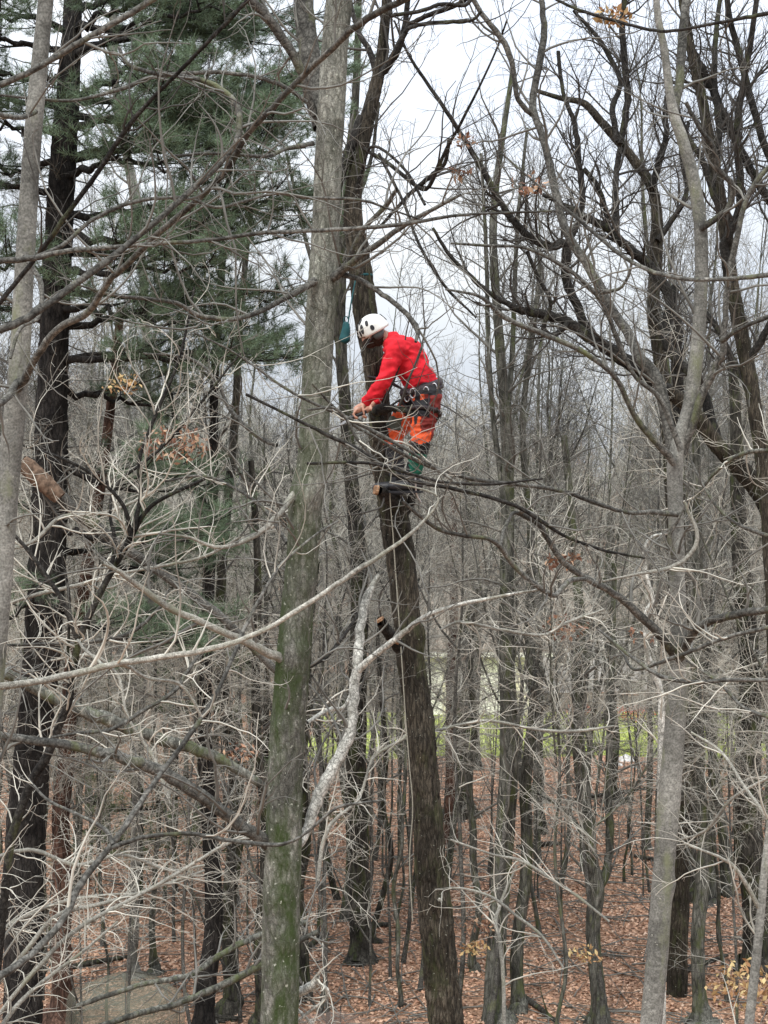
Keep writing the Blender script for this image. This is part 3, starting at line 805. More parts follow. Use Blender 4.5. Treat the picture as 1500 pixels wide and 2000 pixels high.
# B: the dark trunk being climbed
Bt = trace([(872, 2000, 32), (862, 1900, 31), (852, 1800, 32), (843, 1700, 30), (835, 1600, 28), (828, 1500, 27), (818, 1400, 27), (803, 1300, 26),
            (793, 1200, 26), (785, 1100, 27), (772, 1020, 27), (763, 960, 26), (754, 900, 25), (746, 850, 23), (738, 780, 20), (728, 700, 20),
            (712, 600, 22), (701, 500, 21), (691, 430, 18), (692, 360, 16), (706, 290, 15), (720, 225, 14), (738, 150, 12), (748, 80, 10), (756, -10, 9), (762, -100, 8)], 12.6, 12.6, 110)
B_limbs = [
    trace([(655, 400, 8), (664, 350, 9), (684, 290, 9), (708, 228, 9)], 12.45, 12.6),
    trace([(738, 150, 9), (760, 125, 8), (785, 75, 6), (797, 0, 5), (805, -60, 4)], 12.6, 12.3),
    trace([(738, 148, 8), (722, 100, 6), (702, 66, 5), (688, 20, 4), (680, -40, 3)], 12.6, 12.8),
    trace([(784, 78, 6), (800, 50, 5), (830, 32, 5), (885, 12, 5), (925, -10, 4)], 12.4, 12.0),
    trace([(690, 400, 6), (708, 330, 3), (730, 285, 3), (790, 330, 3), (830, 400, 3)], 12.6, 12.0),
    trace([(710, 290, 4), (760, 320, 4), (825, 370, 4), (850, 340, 4), (872, 290, 3), (900, 240, 3), (960, 120, 2), (990, 40, 2)], 12.5, 11.5),
    trace([(745, 440, 3), (800, 380, 4), (840, 345, 5), (868, 320, 4), (878, 270, 4)], 12.4, 12.0),
    trace([(752, 855, 14), (735, 812, 13), (742, 800, 11), (762, 797, 7), (785, 800, 6), (820, 808, 6), (856, 800, 5)], 12.35, 12.05),
    trace([(782, 1266, 13), (768, 1246, 12), (752, 1226, 11), (743, 1213, 10)], 12.4, 12.2),
    trace([(778, 990, 13), (755, 968, 12), (740, 957, 10)], 12.4, 12.2),
    trace([(785, 1010, 12), (800, 985, 9), (812, 955, 7), (815, 940, 5)], 12.6, 12.6),
]
B_e, B_S = traced_tree('oak_tree', 'dark rough-barked leaning trunk that the climber stands in, sawn stubs on its left side', 'tree',
                  Bt, B_limbs, M['dark_bark'], M['dark_limb'], M['twig_dark'], TW(0.7, 0.9, 0.7, 1.3), 47,
                  knots=[(zrow(1450, 12.6), 4.7, 0.10, 0.25), (zrow(1240, 12.6), 3.6, 0.12, 0.35), (zrow(1760, 12.6), 4.4, 0.06, .15), (zrow(960, 12.6), 4.2, 0.15, 0.25)], trunk_twigs=0.15, sides=60, rough=0.07, ridge=0.11, dense=3)
def disc(c, nrmv, r_, th, m, name, par, org, seed=0):
    bm = bmesh.new(); bmesh.ops.create_cone(bm, cap_ends=True, segments=14, radius1=r_, radius2=r_ * 0.95, depth=th)
    q = Vector(nrmv).to_track_quat('Z', 'Y').to_matrix().to_4x4()
    for v in bm.verts:
        k = 1 + 0.18 * mnoise.noise(v.co * 30 + Vector((seed, 0, 0)))
        v.co = Vector((v.co.x * k, v.co.y * k, v.co.z + 0.2 * r_ * mnoise.noise(v.co * 25)))
    bmesh.ops.transform(bm, matrix=Matrix.Translation(Vector(c)) @ q, verts=bm.verts)
    return link(name, bm_mesh(name, bm, m, org=org), par)
bo = B_S[0, :3]
disc(P(741, 1211, 12.19), (-0.5, -0.1, 0.85), 0.041, 0.02, M['wood_cut'], 'cut_face', B_e, bo, 1)
disc(P(768, 1254, 12.32), (-0.3, -0.5, -0.8), 0.050, 0.03, M['wood_cut'], 'cut_face', B_e, bo, 2)
disc(P(735, 957, 12.17), (-0.95, -0.25, 0.2), 0.040, 0.03, M['wood_cut'], 'cut_face', B_e, bo, 3)
disc(P(858, 1757, 12.44), (-0.1, -1, 0.1), 0.014, 0.02, M['pale_bark'], 'cut_face', B_e, bo, 4)

# C: smooth grey tree at the right
Ct = trace([(1272, 2000, 21.4), (1285, 1850, 21.4), (1296, 1700, 20.5), (1308, 1550, 21.4), (1320, 1400, 19.5), (1327, 1300, 18.6), (1325, 1200, 15.8), (1322, 1100, 14.9),
            (1320, 1000, 14.9), (1320, 890, 15.8), (1345, 800, 14.0), (1360, 700, 14.0), (1367, 600, 13.0), (1370, 500, 13.0), (1366, 420, 13.0), (1352, 340, 12.1), (1332, 270, 11.2),
            (1318, 230, 10.2), (1308, 180, 8.4), (1298, 100, 7.4), (1285, 30, 6.5), (1278, -60, 5.6)], 10, 10, 90)
C_limbs = [
    trace([(1318, 900, 13), (1302, 820, 12), (1282, 740, 12), (1250, 700, 12), (1232, 660, 10), (1195, 605, 9), (1155, 530, 9), (1118, 475, 9), (1098, 430, 8), (1080, 350, 8),
           (1062, 275, 7), (1045, 225, 7), (1042, 185, 7), (1058, 100, 7), (1062, 40, 6), (1052, -40, 5)], 10, 10.8, 70),
    trace([(1042, 225, 6), (1012, 195, 5), (1003, 140, 5), (985, 85, 6), (940, 25, 5), (915, -20, 5)], 10.6, 10.4),
    trace([(1318, 905, 8), (1290, 872, 7), (1248, 825, 6), (1228, 790, 5), (1210, 750, 5), (1185, 720, 5), (1130, 682, 5), (1050, 648, 5), (985, 620, 5), (955, 592, 4), (925, 575, 3), (870, 565, 2)], 9.9, 9.2),
    trace([(1332, 885, 10), (1350, 835, 9), (1372, 770, 8), (1398, 715, 8), (1412, 685, 7), (1416, 620, 6), (1422, 550, 6), (1436, 480, 6), (1455, 400, 5), (1485, 345, 5), (1540, 290, 4)], 10, 9.6),
    trace([(1410, 665, 6), (1450, 640, 4), (1500, 620, 4), (1560, 600, 3)], 9.7, 9.2),
    trace([(1318, 1278, 11), (1290, 1242, 9), (1240, 1192, 8), (1200, 1160, 7), (1150, 1132, 6), (1100, 1098, 6), (1068, 1050, 5), (1050, 1022, 5), (1025, 1008, 5), (1003, 1002, 4), (985, 1035, 4), (977, 1068, 3)], 9.95, 9.0),
    trace([(1145, 1130, 4), (1112, 1135, 5), (1085, 1162, 5), (1060, 1152, 5), (1010, 1112, 5), (978, 1070, 5), (955, 1053, 4), (900, 1045, 4), (860, 1035, 4), (830, 1015, 4), (785, 978, 3)], 9.3, 8.3),
    trace([(1325, 1285, 11), (1352, 1238, 9), (1385, 1214, 8), (1440, 1200, 8), (1500, 1190, 7), (1580, 1188, 6)], 9.95, 9.0),
    trace([(1325, 1005, 6), (1270, 1000, 5), (1230, 1002, 4), (1180, 988, 4), (1100, 960, 4), (1030, 948, 4), (950, 940, 4), (880, 925, 4), (800, 893, 4), (740, 858, 3), (680, 822, 3), (610, 750, 2)], 9.9, 8.2),
    trace([(1368, 445, 8), (1400, 426, 6), (1425, 402, 6), (1430, 362, 6), (1402, 328, 5), (1392, 285, 5), (1366, 250, 4), (1340, 200, 4)], 9.95, 9.6),
    trace([(1316, 232, 9), (1328, 150, 9), (1333, 70, 9), (1345, -30, 8)], 10, 10.3),
    trace([(1170, 570, 5), (1215, 560, 3), (1235, 500, 3), (1210, 460, 3), (1180, 400, 2), (1150, 350, 2)], 10.2, 9.6),
    trace([(1322, 1110, 6), (1308, 1050, 5), (1322, 1020, 3), (1338, 985, 2), (1345, 940, 2)], 9.85, 9.7),
    trace([(1330, 880, 6), (1290, 780, 5), (1240, 735, 4), (1205, 660, 5), (1180, 600, 4), (1150, 560, 4), (1100, 520, 4), (1030, 485, 3), (960, 480, 3), (880, 475, 2)], 9.8, 9.4),
]
traced_tree('beech_tree', 'smooth grey-barked tree at the right dividing into two leaders at the climber\'s height', 'tree',
            Ct, C_limbs, M['smooth_bark'], M['limb_bark'], M['twig'], TW(1.0, 1.0, 0.8), 59,
            knots=[(zrow(1727, 10), 3.2, 0.06, 0.3), (zrow(890, 10), 4.7, 0.12, 0.2), (zrow(1275, 10), 4.7, 0.10, 0.22), (zrow(1080, 10), 4.2, .06, .2)], trunk_twigs=0.3, sides=30, rough=0.035, ridge=0.01)

# D: slim trunk on the left edge
Dt = trace([(-10, 1300, 20), (2, 1150, 20), (12, 1000, 21), (25, 850, 21), (38, 700, 20), (48, 520, 19), (58, 350, 18), (72, 180, 17), (90, 0, 15), (104, -100, 14)], 8, 8, 50)
D_limbs = [
    trace([(30, 770, 9), (50, 735, 8), (70, 700, 7), (110, 645, 7), (165, 615, 7), (190, 585, 6), (215, 545, 6), (245, 520, 6), (300, 465, 6), (380, 395, 6), (440, 335, 6), (480, 268, 6), (530, 212, 6), (600, 140, 6), (650, 95, 6), (690, 55, 7), (750, 18, 7), (830, -20, 6)], 8, 5.6, 80),
    trace([(40, 735, 7), (10, 780, 7), (-30, 800, 7)], 8, 7.4),
    trace([(62, 330, 5), (88, 200, 5), (70, 218, 5), (40, 230, 5), (0, 224, 5), (-40, 215, 5)][2:], 7.9, 7.5),
    trace([(48, 500, 5), (80, 555, 5), (75, 620, 4), (40, 640, 4), (20, 700, 3)], 7.9, 7.6),
]
traced_tree('slim_tree', 'slim pale grey trunk running up the left edge of the picture', 'tree',
            Dt, D_limbs, M['smooth_bark'], M['limb_bark'], M['twig'], TW(1.0, 1.0, 0.8), 61, trunk_twigs=0.4, sides=20, rough=0.04)

# near overhanging branches that belong to trees outside the frame
def branch(name, label, limbs, m, twm, spec, seed, cat='branch'):
    global TRI
    r = np.random.default_rng(seed)
    base = limbs[0][0, :3].copy(); e = empty(name, base, label, cat)
    for k, L in enumerate(limbs):
        L = L.copy(); L[1:-1, :3] += r.normal(0, 0.10, (len(L) - 2, 3)) * L[1:-1, 3:4]
        V, Q = hero_trunk(L, 10, 0.07, (), seed + k); TRI += len(Q) * 2
        link('stem' if k == 0 else 'side_branch', np_mesh('branch', V, Q, m, org=base), e)
    if spec:
        tw = twig_levels(limbs, spec, r)
        if tw:
            TRI += len(tw[1]) * 2
            link('twigs', np_mesh('twigs', tw[0], tw[1], twm, org=base), e)['kind'] = 'stuff'
    return e
NEAR = TW(1.2, 0.8, 0.6, 0.85, 0.72)
NL = TW(0.7, 0.7, 0.5, 0.7, 0.6)
branch('overhanging_branch', 'long pale branch sweeping from the left edge across the mossy trunk to the climber\'s boots',
       [trace([(-40, 1345, 8), (60, 1333, 7), (150, 1315, 7), (210, 1300, 6.5), (300, 1285, 6), (400, 1270, 6), (500, 1238, 5), (600, 1180, 5), (700, 1112, 5), (780, 1060, 4), (835, 1010, 3), (856, 975, 2), (830, 957, 2), (760, 942, 1.5)], 4.6, 4.6, 70),
        trace([(225, 1298, 4), (250, 1302, 4), (290, 1325, 3), (345, 1333, 3), (375, 1365, 3), (392, 1398, 3)], 4.6, 4.7),
        trace([(205, 1303, 4), (185, 1285, 3), (165, 1268, 3), (152, 1250, 3)], 4.6, 4.7)],
       M['branch_bark'], M['twig_pale'], TW(0.8, 0.6, 0.4, 0.5, 0.5), 71)
branch('overhanging_branch', 'dark straight branch crossing the upper left corner over the slim trunk',
       [trace([(-40, 180, 6), (50, 145, 6), (120, 105, 6), (200, 58, 6), (290, 5, 6), (350, -40, 5)], 5.5, 5.3, 40)], M['limb_bark'], M['twig'], NL, 72)
branch('overhanging_branch', 'thick grey branch hooking into a round bend over the dark pine needles',
       [trace([(-40, 655, 8), (40, 628, 8), (100, 590, 7), (160, 545, 7), (215, 505, 7), (260, 470, 6), (330, 410, 6), (380, 365, 6), (430, 318, 6), (462, 275, 6), (468, 225, 6), (450, 188, 5), (410, 162, 5), (350, 148, 5), (300, 143, 4), (250, 125, 4), (232, 92, 3)], 6.0, 6.6, 80)],
       M['limb_bark'], M['twig'], NEAR, 73)
branch('overhanging_branch', 'straight dark branch running diagonally up from the left edge past the black pine',
       [trace([(-40, 640, 5), (0, 590, 5), (80, 490, 5), (130, 420, 5), (195, 330, 5), (245, 255, 5), (300, 190, 4), (350, 140, 4), (400, 88, 4), (470, 15, 4), (520, -40, 3)], 6.8, 6.0, 60)],
       M['dark_limb'], M['twig_dark'], NEAR, 74)
branch('overhanging_branch', 'nearly level branch crossing the mossy trunk well above the climber',
       [trace([(-40, 512, 6), (60, 505, 6), (130, 490, 5), (200, 485, 5), (300, 476, 4), (400, 470, 4), (500, 456, 4), (570, 452, 4), (700, 446, 4), (800, 436, 4), (900, 420, 3), (1080, 412, 2)], 6.4, 6.2, 60),
        trace([(60, 505, 4), (120, 480, 4), (180, 430, 4), (260, 395, 4), (360, 386, 3), (420, 405, 3), (480, 392, 3), (540, 378, 3), (600, 386, 3), (700, 390, 3), (760, 408, 2), (830, 432, 2)], 6.4, 6.9)],
       M['limb_bark'], M['twig'], NEAR, 75)
branch('overhanging_branch', 'thin arched branch above the pine boughs ending at the top fork of the mossy trunk',
       [trace([(-40, 180, 2), (60, 192, 3), (150, 195, 3), (240, 172, 4), (300, 150, 4), (400, 141, 4), (470, 145, 4), (520, 155, 4), (560, 172, 4), (600, 200, 4)], 8.6, 8.8, 50)],
       M['limb_bark'], M['twig'], NL, 76)
branch('overhanging_branch', 'long straight pale branch rising from the bottom left corner past the mossy trunk',
       [trace([(-40, 1930, 8), (0, 1905, 8), (60, 1865, 7), (120, 1800, 7), (160, 1722, 7), (215, 1655, 6), (262, 1588, 6), (300, 1530, 5), (345, 1470, 5), (395, 1400, 5), (430, 1340, 4), (460, 1270, 4), (482, 1218, 4), (530, 1130, 3), (562, 1090, 3), (620, 1042, 2), (660, 1018, 2)], 5.0, 6.4, 90),
        trace([(220, 1655, 5), (280, 1635, 4), (370, 1628, 4), (440, 1640, 4), (530, 1650, 4), (570, 1643, 3), (600, 1625, 3), (630, 1600, 3), (665, 1575, 3), (750, 1563, 2)], 5.4, 5.3, 50),
        trace([(220, 1650, 4), (205, 1620, 4), (150, 1590, 3), (90, 1560, 3), (55, 1520, 2)], 5.4, 5.6)],
       M['limb_bark'], M['twig_pale'], TW(0.8, 0.8, 0.5, 0.6, 0.55), 77)
branch('overhanging_branch', 'branch dipping in a long curve across the dark limbs at the upper right',
       [trace([(1560, 530, 5), (1480, 540, 5), (1420, 545, 4), (1350, 546, 4), (1290, 535, 4), (1240, 515, 4), (1190, 480, 4), (1120, 420, 3), (1060, 370, 2), (980, 300, 2)], 6.4, 7.2, 50)],
       M['limb_bark'], M['twig'], TW(0.8, 0.8, 0.5, 0.7, 0.6), 78)
branch('overhanging_branch', 'sagging thin branch across the top right corner below the ochre leaves',
       [trace([(1560, 15, 4), (1480, 30, 4), (1400, 45, 3), (1330, 58, 3), (1280, 60, 3), (1200, 40, 3), (1120, 15, 3), (1050, -20, 2)], 6.4, 7.0, 50)],
       M['dark_limb'], M['twig'], NL, 79)
branch('overhanging_branch', 'pair of thin branches crossing the smooth grey trunk just below its lower limbs',
       [trace([(1580, 1205, 4), (1500, 1225, 4), (1420, 1245, 4), (1350, 1272, 4), (1300, 1290, 4), (1265, 1303, 3), (1235, 1306, 3), (1215, 1275, 2), (1180, 1240, 2)], 7.0, 8.0, 50),
        trace([(1590, 1326, 4), (1500, 1328, 4), (1420, 1328, 4), (1350, 1332, 4), (1290, 1320, 4), (1240, 1288, 3), (1200, 1255, 3), (1170, 1230, 2)], 7.0, 7.8, 50)],
       M['limb_bark'], M['twig_pale'], NL, 80)
branch('overhanging_branch', 'long dark branch slanting down to the right across the climber\'s legs',
       [trace([(480, 770, 3), (560, 810, 3), (640, 850, 4), (700, 878, 4), (760, 918, 4), (800, 938, 4), (900, 958, 4), (1000, 985, 4), (1060, 1020, 4), (1110, 1050, 3), (1180, 1075, 3), (1260, 1090, 2)], 8.0, 8.6, 60),
        trace([(600, 905, 3), (680, 903, 3), (740, 908, 3), (800, 925, 3), (870, 942, 3), (960, 945, 3), (1060, 935, 2)], 8.0, 8.4)],
       M['dark_limb'], M['twig'], TW(0.9, 0.9, 0.5, 0.8, 0.7), 81)
branch('overhanging_branch', 'two grey branches reaching up over the climber\'s hands from the mossy trunk\'s left side',
       [trace([(380, 650, 2), (460, 690, 2), (560, 760, 3), (640, 800, 3), (690, 822, 4), (760, 858, 4), (830, 900, 3), (900, 950, 3)], 8.2, 8.4, 50),
        trace([(600, 800, 2), (660, 800, 3), (700, 860, 3), (740, 905, 2)], 8.2, 8.3)],
       M['limb_bark'], M['twig_pale'], TW(0.8, 0.9, 0.5, 0.7, 0.6), 82)
branch('overhanging_branch', 'grey branch arching over from the top centre into the open sky',
       [trace([(760, -40, 4), (762, 25, 4), (775, 28, 4), (820, 22, 4), (860, 8, 4), (910, 10, 4), (925, -20, 4)], 8.0, 8.0, 30),
        trace([(742, 150, 4), (785, 75, 5), (800, 55, 4), (840, 45, 4), (900, 42, 4), (925, 38, 3), (940, 22, 3)], 10.0, 9.8, 30)],
       M['dark_limb'], M['twig_dark'], NL, 83)
branch('broken_branch', 'whitish crooked broken branch hanging beside the foot of the mossy trunk', 
       [trace([(572, 1945, 9), (590, 1935, 9), (612, 1922, 9), (620, 1905, 5)], 9.2, 9.1, 16),
        trace([(618, 1918, 4), (640, 1935, 4), (632, 1955, 3), (605, 1975, 3), (572, 2003, 3)], 9.1, 9.2),
        trace([(575, 1948, 4), (580, 1970, 4), (600, 1990, 3), (608, 2000, 3)], 9.2, 9.2)],
       M['pale_bark'], M['twig_pale'], TW(3.0, 1.5, 1, 0.35, 0.7), 84)
for k, (d, pts, lab) in enumerate([
    (11.0, [(-40, 2030, 4.5), (60, 1905, 4.5), (150, 1815, 4.5), (250, 1760, 3.8), (340, 1710, 3.8), (430, 1655, 3.0), (490, 1632, 2.2)], 'longest pale limb of the brush heap in the lower left, pointing at the mossy trunk'),
    (11.8, [(-40, 1960, 4.5), (40, 1870, 4.5), (110, 1790, 4.5), (200, 1765, 3.8), (300, 1735, 3.0), (400, 1700, 2.2)], 'pale brushy limb lying just under the longest one in the lower left'),
    (12.4, [(-60, 1860, 4.5), (30, 1800, 3.8), (110, 1765, 3.8), (190, 1750, 3.0), (260, 1745, 2.2)], 'short pale twiggy limb uppermost in the lower left brush'),
    (10.6, [(-40, 2080, 4.5), (20, 1980, 4.5), (80, 1920, 3.8), (160, 1860, 3.0), (230, 1800, 2.2)], 'pale limb full of curling twigs in the bottom left corner'),
    ]):
    branch('brush_limb', lab, [trace(pts, d, d + 0.5, 40)], M['branch_bark'], M['twig_pale'], TW(2.0, 1.2, 0.9, 0.8, 0.6, curl=1.9, up=-0.3), 90 + k)
for k, (d, pts, m, lab) in enumerate([
    (14, [(150, 1965, 5), (270, 1925, 5), (370, 1905, 6), (420, 1872, 6), (480, 1838, 6), (540, 1815, 6), (600, 1800, 5)], 'mid_bark', 'upper of two slanting bare limbs in front of the mesh cage at the lower left'),
    (13.5, [(180, 2010, 5), (270, 1980, 6), (340, 1962, 6), (420, 1930, 7), (500, 1890, 7), (560, 1850, 6), (620, 1820, 5)], 'mid_bark', 'lower of two slanting bare limbs in front of the mesh cage at the lower left'),
    (15.5, [(-60, 1290, 9), (0, 1312, 11), (60, 1340, 12), (130, 1375, 12), (220, 1410, 14), (300, 1440, 12), (400, 1470, 11), (480, 1512, 9), (530, 1550, 7)], 'mid_bark', 'mossy fallen trunk leaning down to the right behind the pale branches at the left'),
    (16.5, [(45, 902, 15), (70, 925, 15), (110, 962, 14), (150, 1000, 13), (230, 1062, 11), (300, 1108, 10), (400, 1180, 9), (500, 1270, 8), (570, 1340, 7)], 'limb_bark', 'snapped leaning stem with raw brown wood at its upper left end'),
    ]):
    last_ = branch('leaning_tree' if d > 15 else 'leaning_limb', lab, [trace(pts, d, d + 0.8, 50)], M[m], M['twig'], TW(0.8, 0.9, 0.5, 1.1, 1.3), 110 + k, 'tree limb')
# raw wood at the snapped end of the last of them
Vp, Qp = hero_trunk(trace([(42, 900, 13), (56, 914, 16.5), (88, 944, 16.8), (118, 972, 14)], 16.45, 16.5, 40), 30, 0.12, (), 5, 0.10)
link('split_face', np_mesh('split_face', Vp, Qp, plain('raw_brown_wood', (0.125, 0.085, 0.060), 0.9, 0.1, scale=22, var=0.6, bump=0.8), org=tuple(last_.location)), last_)

# small dark crooked tree at the left
traced_tree('crooked_tree', 'thin dark crooked tree forking in front of the black pine at the left', 'tree',
            trace([(20, 1640, 9), (60, 1530, 9), (90, 1480, 9), (112, 1425, 8), (132, 1370, 7), (150, 1270, 7), (160, 1235, 7), (200, 1150, 6), (245, 1070, 6), (260, 1040, 6), (300, 985, 4), (400, 935, 3)], 10.5, 10.2, 60),
            [trace([(150, 1245, 5), (120, 1172, 5), (60, 1082, 4), (8, 1025, 3), (-30, 990, 3)], 10.3, 10.2), trace([(256, 1048, 5), (240, 985, 4), (185, 930, 3), (120, 895, 3), (30, 865, 2)], 10.2, 10),
             trace([(262, 1035, 5), (275, 960, 4), (272, 900, 4), (300, 820, 4), (350, 700, 3), (380, 560, 2)], 10.2, 10.4),
             trace([(215, 1110, 4), (225, 1060, 4), (215, 1000, 3), (235, 940, 3), (330, 860, 3), (470, 690, 2)], 10.2, 10.6),
             trace([(118, 1410, 5), (140, 1360, 4), (133, 1290, 3), (135, 1170, 3), (120, 1080, 2)], 10.4, 10.3)],
            M['dark_limb'], M['dark_limb'], M['twig_pale'], TW(1.5, 1.2, 0.9, 1, 0.9, curl=1.6), 120, trunk_twigs=1.0, sides=12, ground=True)

# pale stems at the right
traced_tree('pale_sapling', 'whitish crooked stem rising just behind the smooth grey trunk', 'tree',
            trace([(1293, 1900, 7), (1292, 1700, 7), (1290, 1550, 7), (1292, 1400, 7), (1290, 1350, 6), (1278, 1310, 6), (1263, 1270, 5), (1262, 1200, 5), (1275, 1172, 5), (1264, 1130, 4), (1258, 1080, 4), (1275, 1048, 3), (1330, 1040, 2)], 11.5, 11.5, 60),
            [trace([(1178, 1135, 2), (1240, 1122, 3), (1310, 1108, 4), (1348, 1082, 4), (1362, 1045, 4), (1345, 1000, 3), (1338, 980, 2)], 9.6, 9.6)], M['pale_bark'], M['branch_bark'], M['twig_pale'],
            TW(1.0, 1.0, 0.7, 0.8, 0.9), 130, trunk_twigs=0.6, sides=12)
traced_tree('leaning_sapling', 'slim grey stem leaning out of the bottom right corner', 'tree',
            trace([(1462, 2010, 9), (1474, 1900, 9), (1486, 1780, 8), (1493, 1700, 7), (1502, 1620, 6), (1515, 1500, 5)], 8, 8, 30),
            [trace([(1484, 1775, 5), (1440, 1700, 4), (1400, 1672, 3), (1345, 1652, 2)], 8, 7.8), trace([(1500, 1600, 4), (1450, 1530, 3), (1410, 1470, 3), (1350, 1430, 2)], 8, 8.4)],
            M['smooth_bark'], M['branch_bark'], M['twig_pale'], TW(1.0, 1.0, 0.7, 0.7, 0.7), 131, trunk_twigs=0.5, sides=14)

# further bare branches and whips of neighbouring trees, each traced at its own distance
WH = TW(1.5, 1.1, 0.9, 0.8, 0.85, curl=1.7)
for k, (d, pts, m, tw_, lab) in enumerate([
    (10.5, [(-30, 1197, 3), (60, 1165, 4), (150, 1143, 4), (205, 1128, 4), (245, 1118, 3), (330, 1102, 3), (400, 1086, 3), (470, 1048, 2)], 'branch_bark', 'twig_pale', 'nearly level pale branch crossing the black pine at the lower bough'),
    (11.0, [(-30, 1262, 3), (80, 1258, 3), (160, 1255, 4), (250, 1238, 4), (310, 1188, 3), (330, 1150, 2)], 'limb_bark', 'twig_pale', 'low branch curling up at its tip right of the crooked dark tree'),
    (10.0, [(100, 1440, 3), (150, 1432, 3), (215, 1425, 4), (270, 1395, 4), (340, 1350, 4), (362, 1318, 4), (385, 1285, 3), (420, 1240, 3)], 'limb_bark', 'twig_pale', 'dark branch curving up to cross under the long sweeping pale branch'),
    (12.0, [(600, 1412, 4), (620, 1398, 4), (645, 1385, 4), (672, 1380, 3), (690, 1340, 2)], 'pale_bark', 'twig_pale', 'short whitish branch stub with twigs right of the mossy trunk at lawn height'),
    (11.5, [(600, 1305, 4), (640, 1280, 4), (672, 1240, 4), (700, 1198, 3), (718, 1150, 3)], 'dark_limb', 'twig', 'dark curved branch between the mossy trunk and the whitish limb'),
    (13.0, [(820, 1432, 2), (860, 1425, 3), (950, 1408, 3), (1050, 1425, 3), (1120, 1428, 3), (1200, 1418, 2)], 'branch_bark', 'twig_pale', 'long thin level twig branch in front of the lawn right of the climbed trunk'),
    (12.0, [(1190, 1800, 2), (1120, 1745, 3), (1080, 1720, 3), (1020, 1682, 3), (960, 1668, 2), (880, 1640, 2)], 'branch_bark', 'twig_pale', 'pale whippy branch crossing the tall greenish trunk above the wishbone fork'),
    (11.0, [(1100, 1890, 2), (1060, 1830, 3), (1010, 1790, 3), (960, 1752, 3), (900, 1735, 2), (850, 1738, 2)], 'branch_bark', 'twig_pale', 'pale whippy branch low down between the climbed trunk and the wishbone trunk'),
    (12.5, [(985, 2010, 4), (982, 1900, 4), (975, 1830, 4), (968, 1800, 4), (985, 1745, 3), (1010, 1690, 2)], 'branch_bark', 'twig_pale', 'upright pale whip forking in front of the foot of the tall greenish trunk'),
    (12.0, [(1330, 1640, 2), (1380, 1620, 3), (1430, 1560, 3), (1500, 1520, 3), (1560, 1500, 3)][::-1], 'branch_bark', 'twig_pale', 'pale twiggy branch reaching left from the right edge below lawn level'),
    (9.0, [(1560, 1420, 4), (1500, 1400, 4), (1450, 1380, 3), (1400, 1330, 3), (1340, 1290, 2)], 'limb_bark', 'twig_pale', 'thin branch sloping up to the smooth grey trunk from the right edge'),
    (12.0, [(1560, 1060, 4), (1480, 1040, 4), (1420, 1010, 3), (1380, 960, 3), (1350, 900, 2)], 'limb_bark', 'twig', 'twiggy branch at the right edge level with the climber\'s boots'),
    (13.0, [(1560, 900, 4), (1500, 880, 4), (1440, 890, 4), (1390, 930, 3), (1340, 1000, 3)], 'mid_bark', 'twig_pale', 'mossy twiggy branch dipping left at the right edge below the oak limbs'),
    (14.0, [(860, 1230, 2), (900, 1215, 3), (980, 1230, 3), (1060, 1240, 3), (1110, 1215, 3), (1180, 1190, 2)], 'branch_bark', 'twig_pale', 'fine twig branch in front of the house roof'),
    (11.0, [(540, 870, 5), (500, 850, 4), (450, 800, 4), (420, 740, 3), (370, 700, 3), (280, 690, 2)], 'limb_bark', 'twig', 'branch reaching up left from the mossy trunk at the climber\'s knee height'),
    (10.5, [(560, 1060, 4), (520, 1000, 4), (470, 960, 3), (400, 930, 3), (320, 940, 2)], 'limb_bark', 'twig_pale', 'short bent branch left of the swelling on the mossy trunk'),
    (13.0, [(330, 1560, 4), (300, 1480, 4), (250, 1400, 3), (230, 1320, 3), (180, 1280, 3), (100, 1290, 2)], 'branch_bark', 'twig_pale', 'pale branch standing above the grey limb left of the mossy trunk'),
    (14.5, [(620, 1720, 4), (640, 1620, 4), (700, 1560, 3), (730, 1480, 3), (790, 1440, 3), (800, 1400, 2)], 'branch_bark', 'twig_pale', 'arching pale whip between the whitish limb and the climbed trunk'),
    (12.0, [(-30, 1680, 4), (60, 1660, 4), (150, 1690, 4), (240, 1670, 3), (330, 1700, 3), (400, 1690, 2)], 'branch_bark', 'twig_pale', 'wavy pale branch low at the left edge in front of the black pine'),
    (13.0, [(-30, 1080, 4), (60, 1060, 4), (120, 1010, 4), (210, 1000, 3), (300, 960, 3)], 'branch_bark', 'twig_pale', 'pale bushy branch over the upper black pine trunk below the snapped stem'),
    (10.0, [(930, 620, 2), (870, 560, 3), (820, 480, 3), (790, 400, 3), (740, 300, 3)], 'dark_limb', 'twig_dark', 'thin dark branch slanting up over the climber\'s helmet to the right'),
    ]):
    branch('bare_branch', lab, [trace(pts, d, d + 0.6, 44)], M[m], M[tw_], WH, 400 + k)

